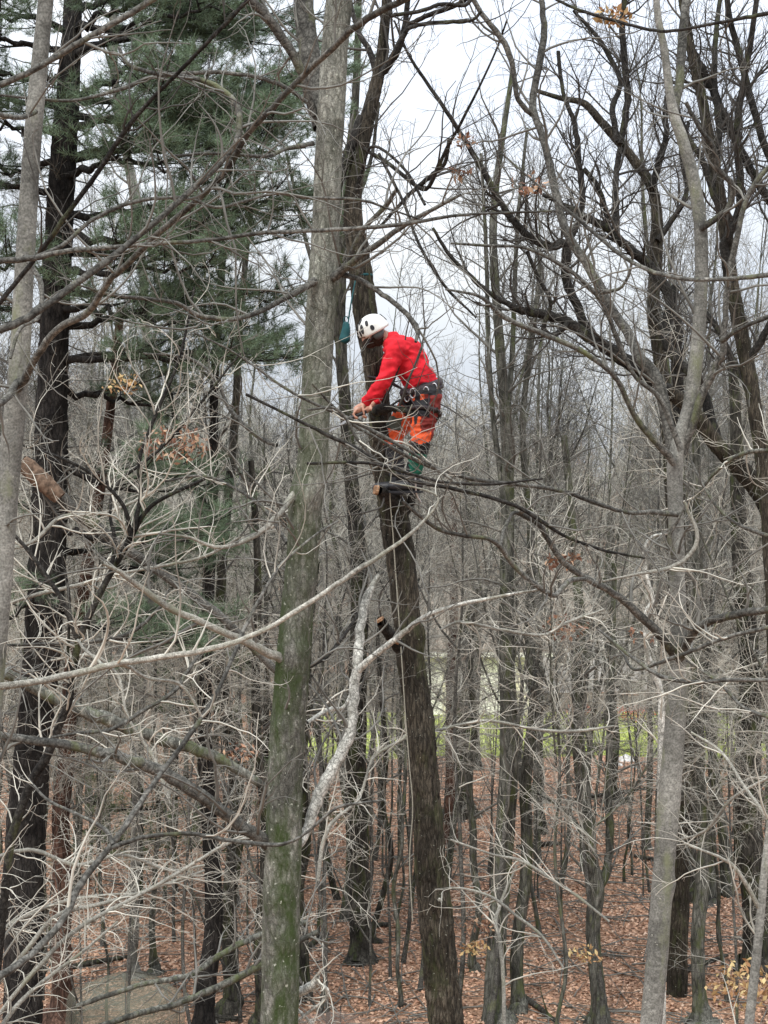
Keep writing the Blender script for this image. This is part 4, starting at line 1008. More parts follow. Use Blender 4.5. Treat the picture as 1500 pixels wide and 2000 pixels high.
# dark oaks at the right behind the smooth tree
OK = TW(1.05, 1.1, 0.95, 1.7, 1.75, curl=1.1, up=0.7)
traced_tree('oak_tree', 'dark oak behind the smooth grey tree whose thick sinuous limbs spread left over the woods', 'tree',
            trace([(1620, 1980, 30), (1608, 1700, 29), (1590, 1400, 27), (1562, 1200, 25), (1530, 1060, 21), (1495, 975, 20), (1450, 922, 17), (1400, 868, 15), (1350, 800, 14), (1300, 760, 13)], 22, 21, 60),
            [trace([(1305, 765, 15), (1250, 722, 14), (1190, 684, 13), (1140, 650, 11), (1100, 625, 10), (1060, 614, 9), (1020, 606, 8), (985, 590, 5), (950, 568, 5), (915, 535, 4), (880, 500, 4), (845, 445, 3)], 21, 20.5),
             trace([(1150, 655, 10), (1132, 610, 9), (1115, 570, 9), (1104, 530, 9), (1104, 478, 9), (1078, 482, 8), (1045, 470, 7), (1010, 440, 7), (980, 400, 6), (950, 345, 6), (915, 285, 5), (870, 215, 4), (800, 110, 3), (770, 40, 2)], 21, 20.2),
             trace([(1105, 478, 7), (1130, 430, 6), (1138, 380, 6), (1132, 330, 6), (1128, 290, 6), (1122, 240, 5), (1100, 180, 4), (1090, 100, 4)], 20.8, 20.8),
             trace([(1110, 630, 6), (1080, 655, 6), (1062, 640, 5), (1075, 590, 4), (1050, 540, 4), (1030, 490, 4)], 20.7, 20.2),
             trace([(1400, 868, 12), (1370, 760, 10), (1320, 700, 10), (1300, 640, 10), (1320, 560, 9)], 21.5, 22)],
            M['dark_bark'], M['dark_limb'], M['twig_dark'], OK, 140, sides=24, rough=0.1, ridge=0.07)
traced_tree('oak_tree', 'dark many-stemmed oak rising straight behind the fork of the smooth grey tree', 'tree',
            trace([(1322, 1990, 20), (1326, 1600, 20), (1326, 1300, 19), (1320, 1050, 18), (1312, 900, 17), (1302, 790, 15), (1288, 690, 13), (1276, 610, 12), (1280, 520, 12), (1283, 460, 11), (1281, 400, 10), (1270, 358, 10), (1240, 315, 9), (1205, 272, 9), (1172, 235, 8), (1140, 202, 7), (1095, 192, 5), (1040, 175, 4)], 23.5, 23.5, 80),
            [trace([(1275, 365, 8), (1290, 305, 7), (1302, 265, 6), (1300, 220, 6), (1310, 150, 5)], 23.4, 23.2),
             trace([(1212, 280, 7), (1226, 200, 7), (1222, 130, 7), (1215, 60, 6), (1222, -40, 5)], 23.4, 23.0),
             trace([(1206, 275, 6), (1196, 215, 6), (1212, 160, 5), (1190, 110, 5), (1165, 70, 4), (1120, 20, 3)], 23.4, 23.6),
             trace([(1312, 880, 12), (1325, 790, 11), (1320, 700, 11), (1322, 630, 10), (1300, 565, 10), (1262, 515, 10), (1225, 482, 9), (1185, 445, 8), (1145, 425, 7), (1110, 405, 5), (1060, 380, 4)], 23.3, 22.6),
             trace([(1202, 462, 8), (1202, 410, 7), (1203, 340, 6), (1212, 290, 6)], 22.9, 23.2),
             trace([(1190, 450, 6), (1180, 400, 5), (1165, 360, 5), (1140, 330, 5)], 22.9, 22.6),
             trace([(1284, 470, 6), (1340, 380, 5), (1330, 300, 5), (1345, 240, 4)], 23.4, 23.8)],
            M['dark_bark'], M['dark_limb'], M['twig_dark'], OK, 141, sides=24, rough=0.1, ridge=0.07)
traced_tree('oak_tree', 'dark ridged trunk along the right edge, topped with crowded upright limbs', 'tree',
            trace([(1530, 1980, 19), (1524, 1500, 18), (1512, 1150, 17), (1496, 950, 16), (1475, 800, 14), (1455, 690, 14), (1430, 560, 13), (1416, 440, 12), (1396, 330, 11), (1372, 200, 10), (1352, 110, 9), (1330, -20, 8)], 20, 20, 70),
            [trace([(1352, 100, 8), (1385, 160, 8), (1425, 250, 8), (1465, 330, 8), (1520, 420, 8), (1560, 500, 8)][::-1], 20.5, 20.2),
             trace([(1560, 420, 8), (1500, 300, 7), (1455, 150, 7), (1425, 30, 6), (1415, -40, 5)], 20.8, 20.4),
             trace([(1430, 560, 10), (1415, 480, 9), (1445, 400, 8), (1440, 250, 7), (1460, 120, 6), (1480, -20, 5)], 20, 19.4),
             trace([(1460, 710, 9), (1500, 640, 7), (1530, 560, 6)], 20, 19.6),
             trace([(1418, 450, 8), (1395, 380, 7), (1370, 310, 6), (1340, 260, 5), (1310, 180, 4)], 20, 19.8),
             trace([(1396, 330, 8), (1405, 250, 7), (1395, 150, 6), (1400, 50, 5), (1410, -30, 4)], 20, 20.5),
             trace([(1470, 780, 8), (1440, 720, 7), (1400, 640, 6), (1370, 600, 4)], 20, 20.4)],
            M['dark_bark'], M['dark_limb'], M['twig_dark'], OK, 142, sides=24, rough=0.1, ridge=0.07)

# mid-distance traced trunks
def at_base(py): return 21000.0 / (py - 1050.0)
MT = TW(0.55, 0.8, 0.75, 1.8, 2.0, up=0.5)
def mid(name, label, pts, m, seed, limbs=(), twm='twig', dens=1.0, base=None, cat='tree'):
    d = at_base(base or pts[0][1])
    tr_ = trace(pts, d, d, max(24, len(pts) * 6))
    tr_[0, 2] = min(tr_[0, 2], 0.0)
    tr_ = tr_.copy(); hh = tr_[:, 2] - tr_[0, 2]
    lowp = spline(np.vstack([tr_[0], tr_[1]]), 8)[:-1]; tr_ = np.vstack([lowp, tr_[1:]])
    tr_[:, 3] *= 1 + 0.75 * np.clip(1 - (tr_[:, 2] - tr_[0, 2]) / 0.45, 0, 1) ** 2
    rw = np.random.default_rng(seed); q = np.linspace(0, 1, len(tr_))
    for ax in (0, 1):
        tr_[:, ax] += sum(rw.normal(0, 0.035) * np.sin(q * f * 6.28 + rw.uniform(0, 6)) * min(1, 2.2 / f) for f in (1.3, 2.7, 4.6)) * np.clip(q * 8, 0, 1)
    lm = [trace(L, d, d + 0.6) for L in limbs]
    traced_tree(name, label, cat, tr_, lm, M[m], M[m], M[twm], MT, seed, trunk_twigs=dens, sides=12, rough=0.08)
mid('bare_tree', 'dark trunk on the leaf litter midway between the mossy trunk and the climbed one', [(704, 1890, 26), (702, 1800, 21), (698, 1650, 21), (694, 1500, 21), (700, 1300, 19), (702, 1100, 16), (684, 900, 13), (668, 700, 12), (665, 560, 11), (672, 400, 10), (692, 200, 8), (700, 0, 6)], 'mid_dark', 300,
    [[(668, 700, 6), (640, 600, 5), (600, 480, 4), (560, 300, 3)], [(670, 450, 6), (720, 330, 4), (740, 200, 3)]])
mid('bare_tree', 'left one of two black trunks standing close together below the lower left brush', [(403, 2030, 20), (408, 1900, 18), (411, 1750, 17), (407, 1500, 15), (408, 1300, 13), (405, 1050, 11), (415, 800, 9), (440, 500, 7), (455, 200, 5)], 'pine_bark', 301, [[(405, 1000, 6), (350, 850, 5), (320, 700, 4)]])
mid('bare_tree', 'right one of two black trunks standing close together below the lower left brush', [(445, 1975, 17), (455, 1800, 15), (458, 1650, 15), (450, 1500, 13), (442, 1300, 11), (440, 1000, 9), (460, 700, 7), (500, 400, 5)], 'mid_dark', 302)
mid('bare_tree', 'reddish mossy trunk at the left of the mesh cage', [(112, 2005, 24), (118, 1850, 20), (122, 1700, 18), (122, 1550, 16), (135, 1400, 15), (160, 1200, 13), (200, 900, 10), (230, 600, 8)], 'red_bark', 303)
mid('sapling', 'thin straight sapling stem just above the mesh cage', [(302, 1895, 7), (302, 1800, 6), (303, 1700, 5), (306, 1600, 5), (300, 1450, 4), (310, 1200, 3)], 'mid_bark', 304, dens=0.5)
mid('bare_tree', 'tall greenish grey trunk to the right of the climbed tree, rising nearly out of frame', [(976, 2005, 22), (974, 1880, 20), (980, 1700, 19), (986, 1500, 18), (986, 1300, 16), (986, 1100, 14), (984, 900, 12), (980, 750, 10), (977, 600, 9), (975, 450, 8), (985, 300, 6), (1000, 120, 4)], 'mid_bark', 305,
    [[(984, 900, 6), (1000, 700, 5), (1010, 450, 4), (1030, 250, 3)], [(984, 980, 6), (958, 760, 5), (950, 500, 4), (940, 300, 3)]])
mid('bare_tree', 'slimmer grey trunk touching the right side of the tall greenish one', [(1012, 1985, 13), (1016, 1800, 12), (1022, 1600, 12), (1036, 1420, 11), (1040, 1250, 9), (1036, 1050, 8), (1030, 800, 6), (1050, 500, 4)], 'mid_bark', 306)
mid('forked_tree', 'trunk forking into a wishbone above the leaf litter right of centre', [(1166, 2003, 17), (1164, 1900, 15), (1162, 1800, 15), (1163, 1735, 17), (1150, 1650, 14), (1138, 1540, 13), (1132, 1400, 12), (1130, 1250, 11), (1120, 1050, 8), (1100, 850, 6)], 'mid_bark', 307,
    [[(1164, 1745, 10), (1186, 1690, 8), (1190, 1620, 8), (1188, 1520, 7), (1194, 1350, 6), (1200, 1100, 5)], [(1152, 1660, 5), (1120, 1600, 4), (1085, 1570, 3), (1050, 1550, 2)]])
mid('bare_tree', 'grey-brown trunk right beside the foot of the smooth grey tree', [(1370, 1990, 14), (1372, 1850, 14), (1368, 1700, 14), (1362, 1550, 13), (1360, 1350, 12), (1362, 1100, 10), (1370, 800, 7)], 'mid_bark', 308)
mid('bare_tree', 'dark trunk standing behind the grey-brown one near the smooth tree\'s foot', [(1360, 1760, 13), (1350, 1640, 12), (1342, 1520, 12), (1338, 1350, 11), (1340, 1100, 9)], 'mid_dark', 309)
mid('bare_tree', 'thick dark greenish trunk near the bottom right corner', [(1474, 1905, 28), (1472, 1780, 27), (1466, 1650, 27), (1462, 1500, 26), (1462, 1300, 21), (1455, 1150, 18), (1440, 950, 14), (1425, 700, 10)], 'mid_dark', 310)
mid('sapling', 'thin dark stem rising from the litter left of the smooth grey trunk', [(1264, 1662, 7), (1266, 1580, 6), (1268, 1470, 6), (1270, 1350, 5), (1275, 1150, 4)], 'mid_bark', 311, dens=0.6)
mid('cedar_tree', 'red-barked trunk just right of the climbed tree at lawn level', [(882, 1642, 11), (882, 1550, 10), (879, 1400, 10), (881, 1300, 9), (884, 1150, 8), (890, 950, 6)], 'red_bark', 312, twm='twig_red')
mid('bare_tree', 'dark double-width trunk right of the red-barked one', [(902, 1590, 19), (900, 1500, 17), (900, 1400, 16), (908, 1280, 13), (915, 1100, 11), (905, 900, 8)], 'mid_dark', 313)
mid('bare_tree', 'dark straight stem in front of the lawn left of the tall greenish trunk', [(928, 1500, 9), (930, 1400, 8), (932, 1300, 8), (930, 1150, 7), (925, 950, 5)], 'mid_dark', 314)
mid('sapling', 'thin stem between the climbed tree and the tall greenish trunk', [(926, 1905, 8), (927, 1750, 7), (924, 1600, 7), (922, 1400, 6), (930, 1150, 4)], 'mid_bark', 315, dens=0.6)
mid('bare_tree', 'short black trunk among the leaves beside the mossy trunk\'s right side', [(742, 1850, 6), (744, 1750, 6), (750, 1620, 5), (752, 1450, 5), (748, 1200, 4)], 'mid_dark', 316, dens=0.7)
mid('bare_tree', 'thin black trunk hugging the left side of the mossy trunk near the bottom', [(504, 2010, 11), (508, 1850, 10), (512, 1700, 10), (510, 1500, 9), (505, 1200, 8), (490, 900, 6)], 'mid_dark', 317)
mid('bare_tree', 'dark trunk half hidden at the right side of the mossy trunk near the bottom', [(592, 1960, 12), (588, 1800, 11), (590, 1650, 10), (600, 1400, 9), (610, 1100, 7)], 'mid_dark', 318)
mid('bare_tree', 'black trunk standing far back above the lower left leaf litter', [(262, 1605, 12), (262, 1530, 11), (264, 1400, 10), (270, 1250, 9), (280, 1050, 7)], 'mid_dark', 319)
mid('bare_tree', 'grey trunk crossing the lawn strip just right of the tall greenish one', [(1048, 1560, 12), (1050, 1450, 11), (1048, 1330, 10), (1052, 1200, 8), (1060, 1000, 6)], 'mid_bark', 320)
mid('bare_tree', 'dark trunk crossing the lawn strip in front of the small red shrub', [(1198, 1560, 12), (1196, 1450, 12), (1192, 1330, 11), (1190, 1180, 9), (1200, 1000, 7)], 'mid_dark', 321)
mid('bare_tree', 'grey trunk with faint pale patches leaning between the two black trunks and the mossy one', [(530, 1560, 9), (520, 1400, 8), (480, 1200, 8), (430, 980, 7), (400, 850, 6), (300, 520, 5), (235, 200, 4), (225, 20, 3)], 'smooth_bark', 322)
mid('bare_tree', 'pale grey pole-like tree standing in the pine foliage at the upper left', [(262, 1900, 9), (262, 1500, 8), (300, 1000, 8), (290, 700, 8), (262, 450, 8), (245, 280, 8), (230, 130, 8), (222, 0, 7), (215, -80, 6)], 'smooth_bark', 323)
mid('sapling', 'greenish straight pole stem close to the climbed trunk\'s left side at the bottom', [(776, 1980, 4), (778, 1850, 4), (782, 1700, 4), (786, 1550, 3), (780, 1300, 3)], 'mid_bark', 324, dens=0.5)

# ------------------------------------------------------------------ pines
def needle_tufts(C, D, n, L, seed, spread=0.9, wd=0.0022):
    """C (K,3) tuft centres, D (K,3) direction: n needle triangles each"""
    r = np.random.default_rng(seed); K = len(C)
    c = np.repeat(C, n, 0); d = np.repeat(D, n, 0)
    c = c - d * r.uniform(0, 0.07, (K * n, 1))
    v = nrm(d + r.normal(0, spread, (K * n, 3))); l = r.uniform(0.6, 1.1, (K * n, 1)) * L
    s = nrm(np.cross(v, r.normal(0, 1, (K * n, 3)))) * wd
    V = np.stack([c - s, c + s, c + v * l], 1).reshape(-1, 3)
    return V, np.arange(K * n * 3).reshape(-1, 3)

def spray_mesh(seed, length, width, m, per=20, L=0.10, kd=7.0):
    """flat bough end: fine wood with needle tufts, growing along +x; quads for wood, tris for needles -> all as tris"""
    r = np.random.default_rng(seed)
    main = spline(np.array([[0, 0, 0, 0.012], [length * .5, 0, 0.03, 0.008], [length, 0, 0.14, 0.004]]), 10)
    A1, R1 = grow(main[None, :, :3], main[None, :, 3], 11.0, (width * 0.3, width), ang=(0.6, 1.0), rr=0.6, npts=6, curl=0.4, wob=0.08, up=0.35, flat=0.8, r=r, rmin=0.003)
    A2, R2 = grow(A1, R1, kd, (0.10, 0.26), ang=(0.4, 0.9), rr=0.7, npts=4, curl=0.4, wob=0.08, up=0.35, flat=0.5, r=r, rmin=0.002)
    wood = merge([tubes(main[None, :, :3], main[None, :, 3], 3), tubes(A1, R1, 3), tubes(A2, R2, 3)])
    C = np.concatenate([A1[:, -1], A2[:, -1], A2[:, -2], A1[:, -3]]); D = np.concatenate([A1[:, -1] - A1[:, -2], A2[:, -1] - A2[:, -2], A2[:, -2] - A2[:, -3], A1[:, -2] - A1[:, -3]])
    D = nrm(nrm(D) + np.array([0, 0, 0.35]))
    VN, TN = needle_tufts(C, D, per, L, seed)
    WQ = wood[1]; WT = np.concatenate([WQ[:, [0, 1, 2]], WQ[:, [0, 2, 3]]])
    V = np.concatenate([wood[0], VN]); T = np.concatenate([WT, TN + len(wood[0])])
    idx = np.concatenate([np.zeros(len(WT)), np.ones(len(TN))])
    return np_mesh('needle_spray', V, T, [M['pine_bark'], m], smooth=False, matidx=idx)
SPR = [spray_mesh(s, 1.1, 0.65, M['needles'], per=17, L=0.115) for s in (1, 2, 3)]
print('spray tris', [len(s.polygons) for s in SPR])
SPL = [spray_mesh(s + 10, 0.9, 0.5, M['needles_light'], per=12, L=0.055, kd=9.0) for s in (1, 2)]

rp = random.Random(5)
pine_tr = trace([(42, 2085, 41.3), (44, 2000, 37.0), (46, 1800, 36.1), (52, 1600, 35.3), (70, 1400, 34.4), (88, 1200, 34.4), (95, 1000, 32.7), (100, 850, 31.0), (105, 700, 28.4), (112, 500, 25.8), (125, 300, 23.2), (135, 150, 20.6), (140, 50, 18.1), (146, -60, 15.5), (150, -200, 12.0)], 20, 20, 80)
e = empty('pine_tree', P(42, 2100, 20), 'huge black-barked pine at the left with dark blue-green needle boughs over the upper left', 'tree')
pb = np.array(e.location)
V, Q = hero_trunk(spline(to_ground(pine_tr), 260), 44, 0.07, (), 9, 0.10)
link('trunk', np_mesh('trunk', V, Q, M['pine_bark'], org=pb), e)
boughs = [  # start row on the trunk, end (px, py, depth), how many sprays
    (70, (300, -10, 19), 11), (40, (480, 40, 20), 12), (120, (430, 20, 18.5), 12), (210, (580, 150, 20), 15), (230, (520, 190, 18.6), 13), (200, (380, 110, 21.5), 11),
    (330, (540, 300, 19), 13), (300, (470, 250, 21), 12), (420, (560, 395, 19.5), 13), (440, (430, 420, 18.5), 10), (480, (520, 470, 21), 11),
    (560, (500, 560, 20), 7), (640, (470, 660, 20.5), 10), (600, (330, 640, 18.8), 8), (700, (560, 700, 21.5), 8), (760, (330, 800, 21), 6),
    (60, (-60, 40, 19), 8), (150, (-60, 130, 20), 9), (250, (-50, 230, 19), 8), (380, (-60, 350, 20), 7), (520, (-60, 540, 19), 7), (620, (-50, 600, 20.5), 7),
    (900, (330, 960, 20), 6), (1020, (390, 1060, 19.5), 9), (1080, (300, 1130, 21), 8), (1150, (-40, 1200, 19.3), 7), (1180, (330, 1270, 20), 8), (1000, (-50, 1020, 20), 5),
    (110, (-70, 90, 18.6), 9), (190, (-70, 180, 21), 9), (310, (-60, 300, 21), 9), (350, (330, 330, 18.3), 9), (260, (330, 200, 18.2), 9), (520, (420, 520, 18.2), 8), (690, (480, 690, 19), 9), (20, (330, -60, 21), 11), (90, (560, 60, 21), 10)]
zz = pine_tr[:, 2]
for (row, (ex, ey, ed), ns) in boughs:
    i = int(np.argmin(np.abs(zz - zrow(row, 20)))); s = pine_tr[i, :3]; en = P(ex, ey, ed)
    mdp = (s + en) / 2 + np.array([0, 0, rp.uniform(-0.25, 0.2)])
    S = spline(np.array([[*s, 0.055], [*mdp, 0.032], [*en, 0.010]]), 16)
    S[2:-1, :3] += np.random.default_rng(row).normal(0, 0.035, (13, 3))
    V, Q = hero_trunk(S, 8, 0.08, (), row)
    link('bough', np_mesh('bough', V, Q, M['pine_bark'], org=pb), e)
    dr = nrm(en - s)
    ns = int(ns * 1.08)
    for k in range(ns):
        f = 0.30 + 0.72 * (k + rp.random() * 0.6) / ns
        j = min(15, int(f * 15)); p = S[j, :3]
        az = math.atan2(dr[1], dr[0]) + rp.choice([-1, 1]) * rp.uniform(0.1, 1.2)
        o = link('needle_spray', SPR[k % 3], e, Vector(p - pb))
        o.rotation_euler = (rp.uniform(-0.3, 0.3), rp.uniform(-0.35, 0.15), az)
        sc = rp.uniform(0.85, 1.35); o.scale = (sc, sc, sc)
# dead whiskery branches on the pine trunk
sp = [dict(dens=9.0, L=(0.7, 2.4), ang=(1.0, 1.6), rr=0.2, npts=9, curl=1.0, wob=0.14, up=-0.5, rmin=0.006, rmax=0.013, sides=4, tr=(0.02, 0.98)),
      dict(dens=5.0, L=(0.2, 0.8), ang=(0.4, 1.1), rr=0.6, npts=6, curl=1.3, wob=0.15, up=-0.1, rmin=0.0035, rmax=0.007),
      dict(dens=4.0, L=(0.1, 0.35), ang=(0.4, 1.1), rr=0.7, npts=4, curl=1.0, wob=0.15, up=0.0, rmin=0.0025, rmax=0.005)]
tw = twig_levels([pine_tr[18:66]], sp, np.random.default_rng(77))
link('dead_twigs', np_mesh('dead_twigs', tw[0], tw[1], M['twig'], org=pb), e)['kind'] = 'stuff'

def small_conifer(name, label, x, y, H, seed, sprays, layers=9, r0=0.09, zmin=0.2, w=0.28, group=None):
    r = random.Random(seed); gz = float(ground_z(x, y))
    e = empty(name, (x, y, gz), label, 'tree', group)
    S = spline(np.array([[0, 0, -0.05, r0], [0.05, 0.02, H * .5, r0 * .6], [0.0, 0.05, H, 0.01]]), 14)
    V, Q = hero_trunk(S, 8, 0.06, (), seed)
    link('trunk', np_mesh('trunk', V, Q, M['mid_dark']), e)
    for k in range(layers):
        f = zmin + (1 - zmin) * k / layers; z = f * H; R = (1 - f) * H * w + 0.3
        for q in range(6 if f < 0.7 else 4):
            a = r.uniform(0, 6.28); m_ = max(1, int(R / 0.75))
            for b in range(m_):
                rad = 0.15 + b * 0.75
                o = link('needle_spray', r.choice(sprays), e, (math.cos(a) * rad, math.sin(a) * rad, z - 0.12 * rad))
                o.rotation_euler = (r.uniform(-0.2, 0.2), r.uniform(0.05, 0.35), a + r.uniform(-0.4, 0.4)); s = r.uniform(0.85, 1.3); o.scale = (s, s, s)
    return e
for k, (px, row, d, H, lab) in enumerate([
        (515, 0, 30, 9.2, 'soft green young pine behind the mossy trunk at the climber\'s foot height'),
        (1190, 0, 40, 8.0, 'hazy green conifer between the wishbone trunk and the smooth grey tree'),
        (1440, 0, 33, 6.6, 'green conifer behind the thick dark trunk at the right edge'),
        (270, 0, 29, 6.4, 'low spreading green conifer right of the black pine'),
        (150, 0, 31, 5.8, 'low green conifer directly behind the black pine'),
        (1395, 0, 46, 9.0, 'taller faint green conifer right of the smooth grey tree'),
        (420, 0, 42, 7.5, 'faint green conifer behind the two black trunks')]):
    q = P(px, 1050, d)
    small_conifer('conifer_tree', lab, q[0], q[1], H, 50 + k, SPL, layers=8, w=0.26)

# ------------------------------------------------------------------ clusters of dead leaves hanging in the crowns
for k, (px, py, d, rad, n, m, sz, lab) in enumerate([
        (1200, 32, 7.0, 0.075, 60, 'ochre_leaf', 0.022, 'ochre and green leaf cluster near the top right of the picture'),
        (908, 275, 12, 0.09, 40, 'dead_leaf', 0.025, 'reddish dead leaf cluster against the sky right of centre'),
        (893, 335, 12, 0.09, 14, 'dead_leaf', 0.05, 'few large curled leaves hanging below the reddish cluster'),
        (1040, 360, 14, 0.15, 36, 'dead_leaf', 0.04, 'brown hanging leaves among the dark limbs, mid right'),
        (1420 - 320, 1095, 13, 0.12, 46, 'dead_leaf', 0.035, 'brown leaf tuft on the branch left of the smooth grey trunk'),
        (1255, 1240, 12, 0.1, 20, 'dead_leaf', 0.03, 'small brown leaf tuft beside the pale crooked stem'),
        (340, 868, 16, 0.30, 240, 'dead_leaf', 0.035, 'broad rusty dead bough above the leaning snapped stem'),
        (240, 500 + 250, 16, 0.17, 90, 'ochre_leaf', 0.03, 'olive brown leafy tuft beside the black pine trunk'),
        (945, 1470 + 340, 22, 0.25, 90, 'dead_leaf', 0.04, 'rust-coloured leaves on a low shoot right of the climbed trunk'),
        (925, 1852, 20, 0.16, 60, 'ochre_leaf', 0.04, 'yellow-brown leaves low down beside the climbed trunk'),
        (1145, 1865, 20, 0.18, 60, 'ochre_leaf', 0.04, 'tan leaves in front of the wishbone trunk near the bottom'),
        (1470, 1925, 17, 0.42, 300, 'ochre_leaf', 0.04, 'bushy tan leaves in the bottom right corner'),
        (1100, 1255 - 30, 20, 0.26, 90, 'dead_leaf', 0.045, 'pinkish brown leaves over the house roof, right of centre'),
        (470, 1468, 14, 0.13, 46, 'dead_leaf', 0.035, 'small orange leaf tuft left of the mossy trunk')]):
    c = P(px, py, d)
    e = empty('leaf_cluster', c, lab, 'leaves')
    V, T = leaf_cloud((0, 0, 0), rad, n, sz, 500 + k, (1.3, 0.8, 0.7))
    link('leaves', np_mesh('leaves', V, T, M[m], smooth=False), e)['kind'] = 'stuff'
    S = np.array([[-rad * 2.2, 0.05, rad * 0.5, 0.004], [0, 0, 0, 0.003], [rad * 1.5, 0.0, -rad * 0.4, 0.002]])
    V, Q = tubes(spline(S, 8)[None, :, :3], spline(S, 8)[None, :, 3], 5)
    tw = twig_levels([spline(S, 8)], [dict(dens=16 / max(rad, .1) * .1, L=(rad * .4, rad), npts=5, rmin=0.0015, rmax=0.003)], np.random.default_rng(k))
    if tw: V, Q = merge([(V, Q), tw])
    link('stalk', np_mesh('stalk', V, Q, M['twig_dark']), e)

# fallen sticks and logs
for k, (x0, r0_, x1, r1_, hw, lab) in enumerate([
        (1010, 1655, 1095, 1648, 6, 'short dark log lying on the leaves between the tall greenish trunk and the wishbone'),
        (1010, 1950, 1085, 2005, 6, 'mossy fallen limb near the bottom right of the tall greenish trunk'),
        (560, 1895, 640, 1840, 7, 'dark log lying behind the mossy trunk\'s foot'),
        (1240, 1675, 1310, 1690, 4, 'thin dark log beside the smooth grey trunk\'s left side'),
        (130, 1885, 250, 1865, 6, 'low dark log behind the mesh cage'),
        (760, 1815, 705, 1822, 5, 'short dark stick log crossing behind the dark midway trunk'),
        (1290, 1925, 1420, 1880, 6, 'dark fallen branch at the lower right behind the smooth tree'),
        (1110, 1560, 1260, 1545, 4, 'long thin log lying short of the lawn')]):
    a = P(x0, r0_, at_base(r0_)); b = P(x1, r1_, at_base(r1_))
    for q in (a, b): q[2] = float(ground_z(q[0], q[1])) + hw / F * q[1] * 0.8
    R = hw / F * a[1]
    S = spline(np.array([[*a, R], [*((a + b) / 2 + np.array([0, 0, R * 0.3])), R * .9], [*b, R * 0.6]]), 12)
    V, Q = hero_trunk(S, 10, 0.12, (), k)
    tw = twig_levels([S], [dict(dens=1.5, L=(0.2, 0.9), npts=6, rmin=0.006, rmax=0.012, sides=4)], np.random.default_rng(k + 40))
    if tw: V, Q = merge([(V, Q), tw])
    o = link('fallen_log', np_mesh('fallen_log', V, Q, M['mid_dark'])); tag(o, lab, 'log')
sticks = []
rs = np.random.default_rng(8); ns = 2600
y = rs.uniform(17, 47, ns); x = rs.uniform(-0.27, 0.27, ns) * y; a = rs.uniform(0, 6.28, ns); L = rs.uniform(0.2, 1.0, ns) ** 1.5 * 2.0 + 0.15
t = np.linspace(-0.5, 0.5, 5)
PX = x[:, None] + np.cos(a)[:, None] * L[:, None] * t; PY = y[:, None] + np.sin(a)[:, None] * L[:, None] * t + rs.normal(0, .035, (ns, 5))
PZ = ground_z(PX, PY) + rs.uniform(0.01, 0.06, (ns, 5))
V, Q = tubes(np.stack([PX, PY, PZ], -1), np.repeat(rs.uniform(0.003, 0.013, (ns, 1)) ** 1.0, 5, 1) * np.linspace(1.2, 0.5, 5), 4)
o = link('fallen_twigs', np_mesh('fallen_twigs', V, Q, M['twig'])); tag(o, 'loose fallen sticks strewn over the leaf litter', 'twigs', kind='stuff')

# ------------------------------------------------------------------ mesh cage and net in the lower left
def net_mat(name, col, alpha):
    m, n, l, b = mat(name, 0.8, 0.2)
    t = n.new('ShaderNodeTexCoord')
    b.inputs['Base Color'].default_value = tuple(col) + (1,)
    tr = n.new('ShaderNodeBsdfTransparent'); mx = n.new('ShaderNodeMixShader')
    x = n.new('ShaderNodeTexNoise'); x.inputs['Scale'].default_value = 4.0; l.new(t.outputs['Object'], x.inputs['Vector'])
    mr = n.new('ShaderNodeMapRange'); mr.inputs['To Min'].default_value = alpha - 0.2; mr.inputs['To Max'].default_value = alpha + 0.2
    l.new(x.outputs['Fac'], mr.inputs['Value']); l.new(mr.outputs[0], mx.inputs[0])
    out = n['Material Output']
    l.new(tr.outputs[0], mx.inputs[1]); l.new(b.outputs[0], mx.inputs[2]); l.new(mx.outputs[0], out.inputs['Surface'])
    return m
M['net'] = net_mat('grey_green_netting', (0.25, 0.25, 0.19), 0.34)
M['net2'] = net_mat('brown_netting', (0.26, 0.20, 0.17), 0.35)
M['pole'] = plain('dark_metal_pole', (0.05, 0.045, 0.04), 0.5, 0.4)
cd = 21.0
cg = empty('mesh_cage', P(245, 2050, cd), 'round-topped grey-green mesh netting cage standing in the leaves at the lower left', 'garden cage')
cg.location.z = float(ground_z(cg.location.x, cd))
n1, n2 = 48, 14
prof = [(0.76, 0.0), (0.78, 0.40), (0.76, 0.70), (0.72, 0.80), (0.45, 0.93), (0.20, 1.02), (0.02, 1.06)]
zz_ = np.linspace(0, len(prof) - 1, n2); pr = np.array([[np.interp(q, range(len(prof)), [p[k] for p in prof]) for k in (0, 1)] for q in zz_])
Vn = []
for i in range(n2):
    for j in range(n1):
        a = 2 * math.pi * j / n1 + 0.35; sec = math.pi / 3; k6 = math.cos(math.pi / 6) / math.cos((a % sec) - math.pi / 6)
        w_ = (k6 if i < n2 - 1 else 1) * (1 + 0.03 * mnoise.noise(Vector((math.cos(a) * 4, math.sin(a) * 4, i * .5))))
        Vn.append((pr[i, 0] * 1.08 * math.cos(a) * w_, pr[i, 0] * 1.08 * math.sin(a) * w_, pr[i, 1]))
Qn = [(i * n1 + j, i * n1 + (j + 1) % n1, (i + 1) * n1 + (j + 1) % n1, (i + 1) * n1 + j) for i in range(n2 - 1) for j in range(n1)]
link('netting', np_mesh('netting', np.array(Vn), np.array(Qn), M['net'], smooth=False), cg)
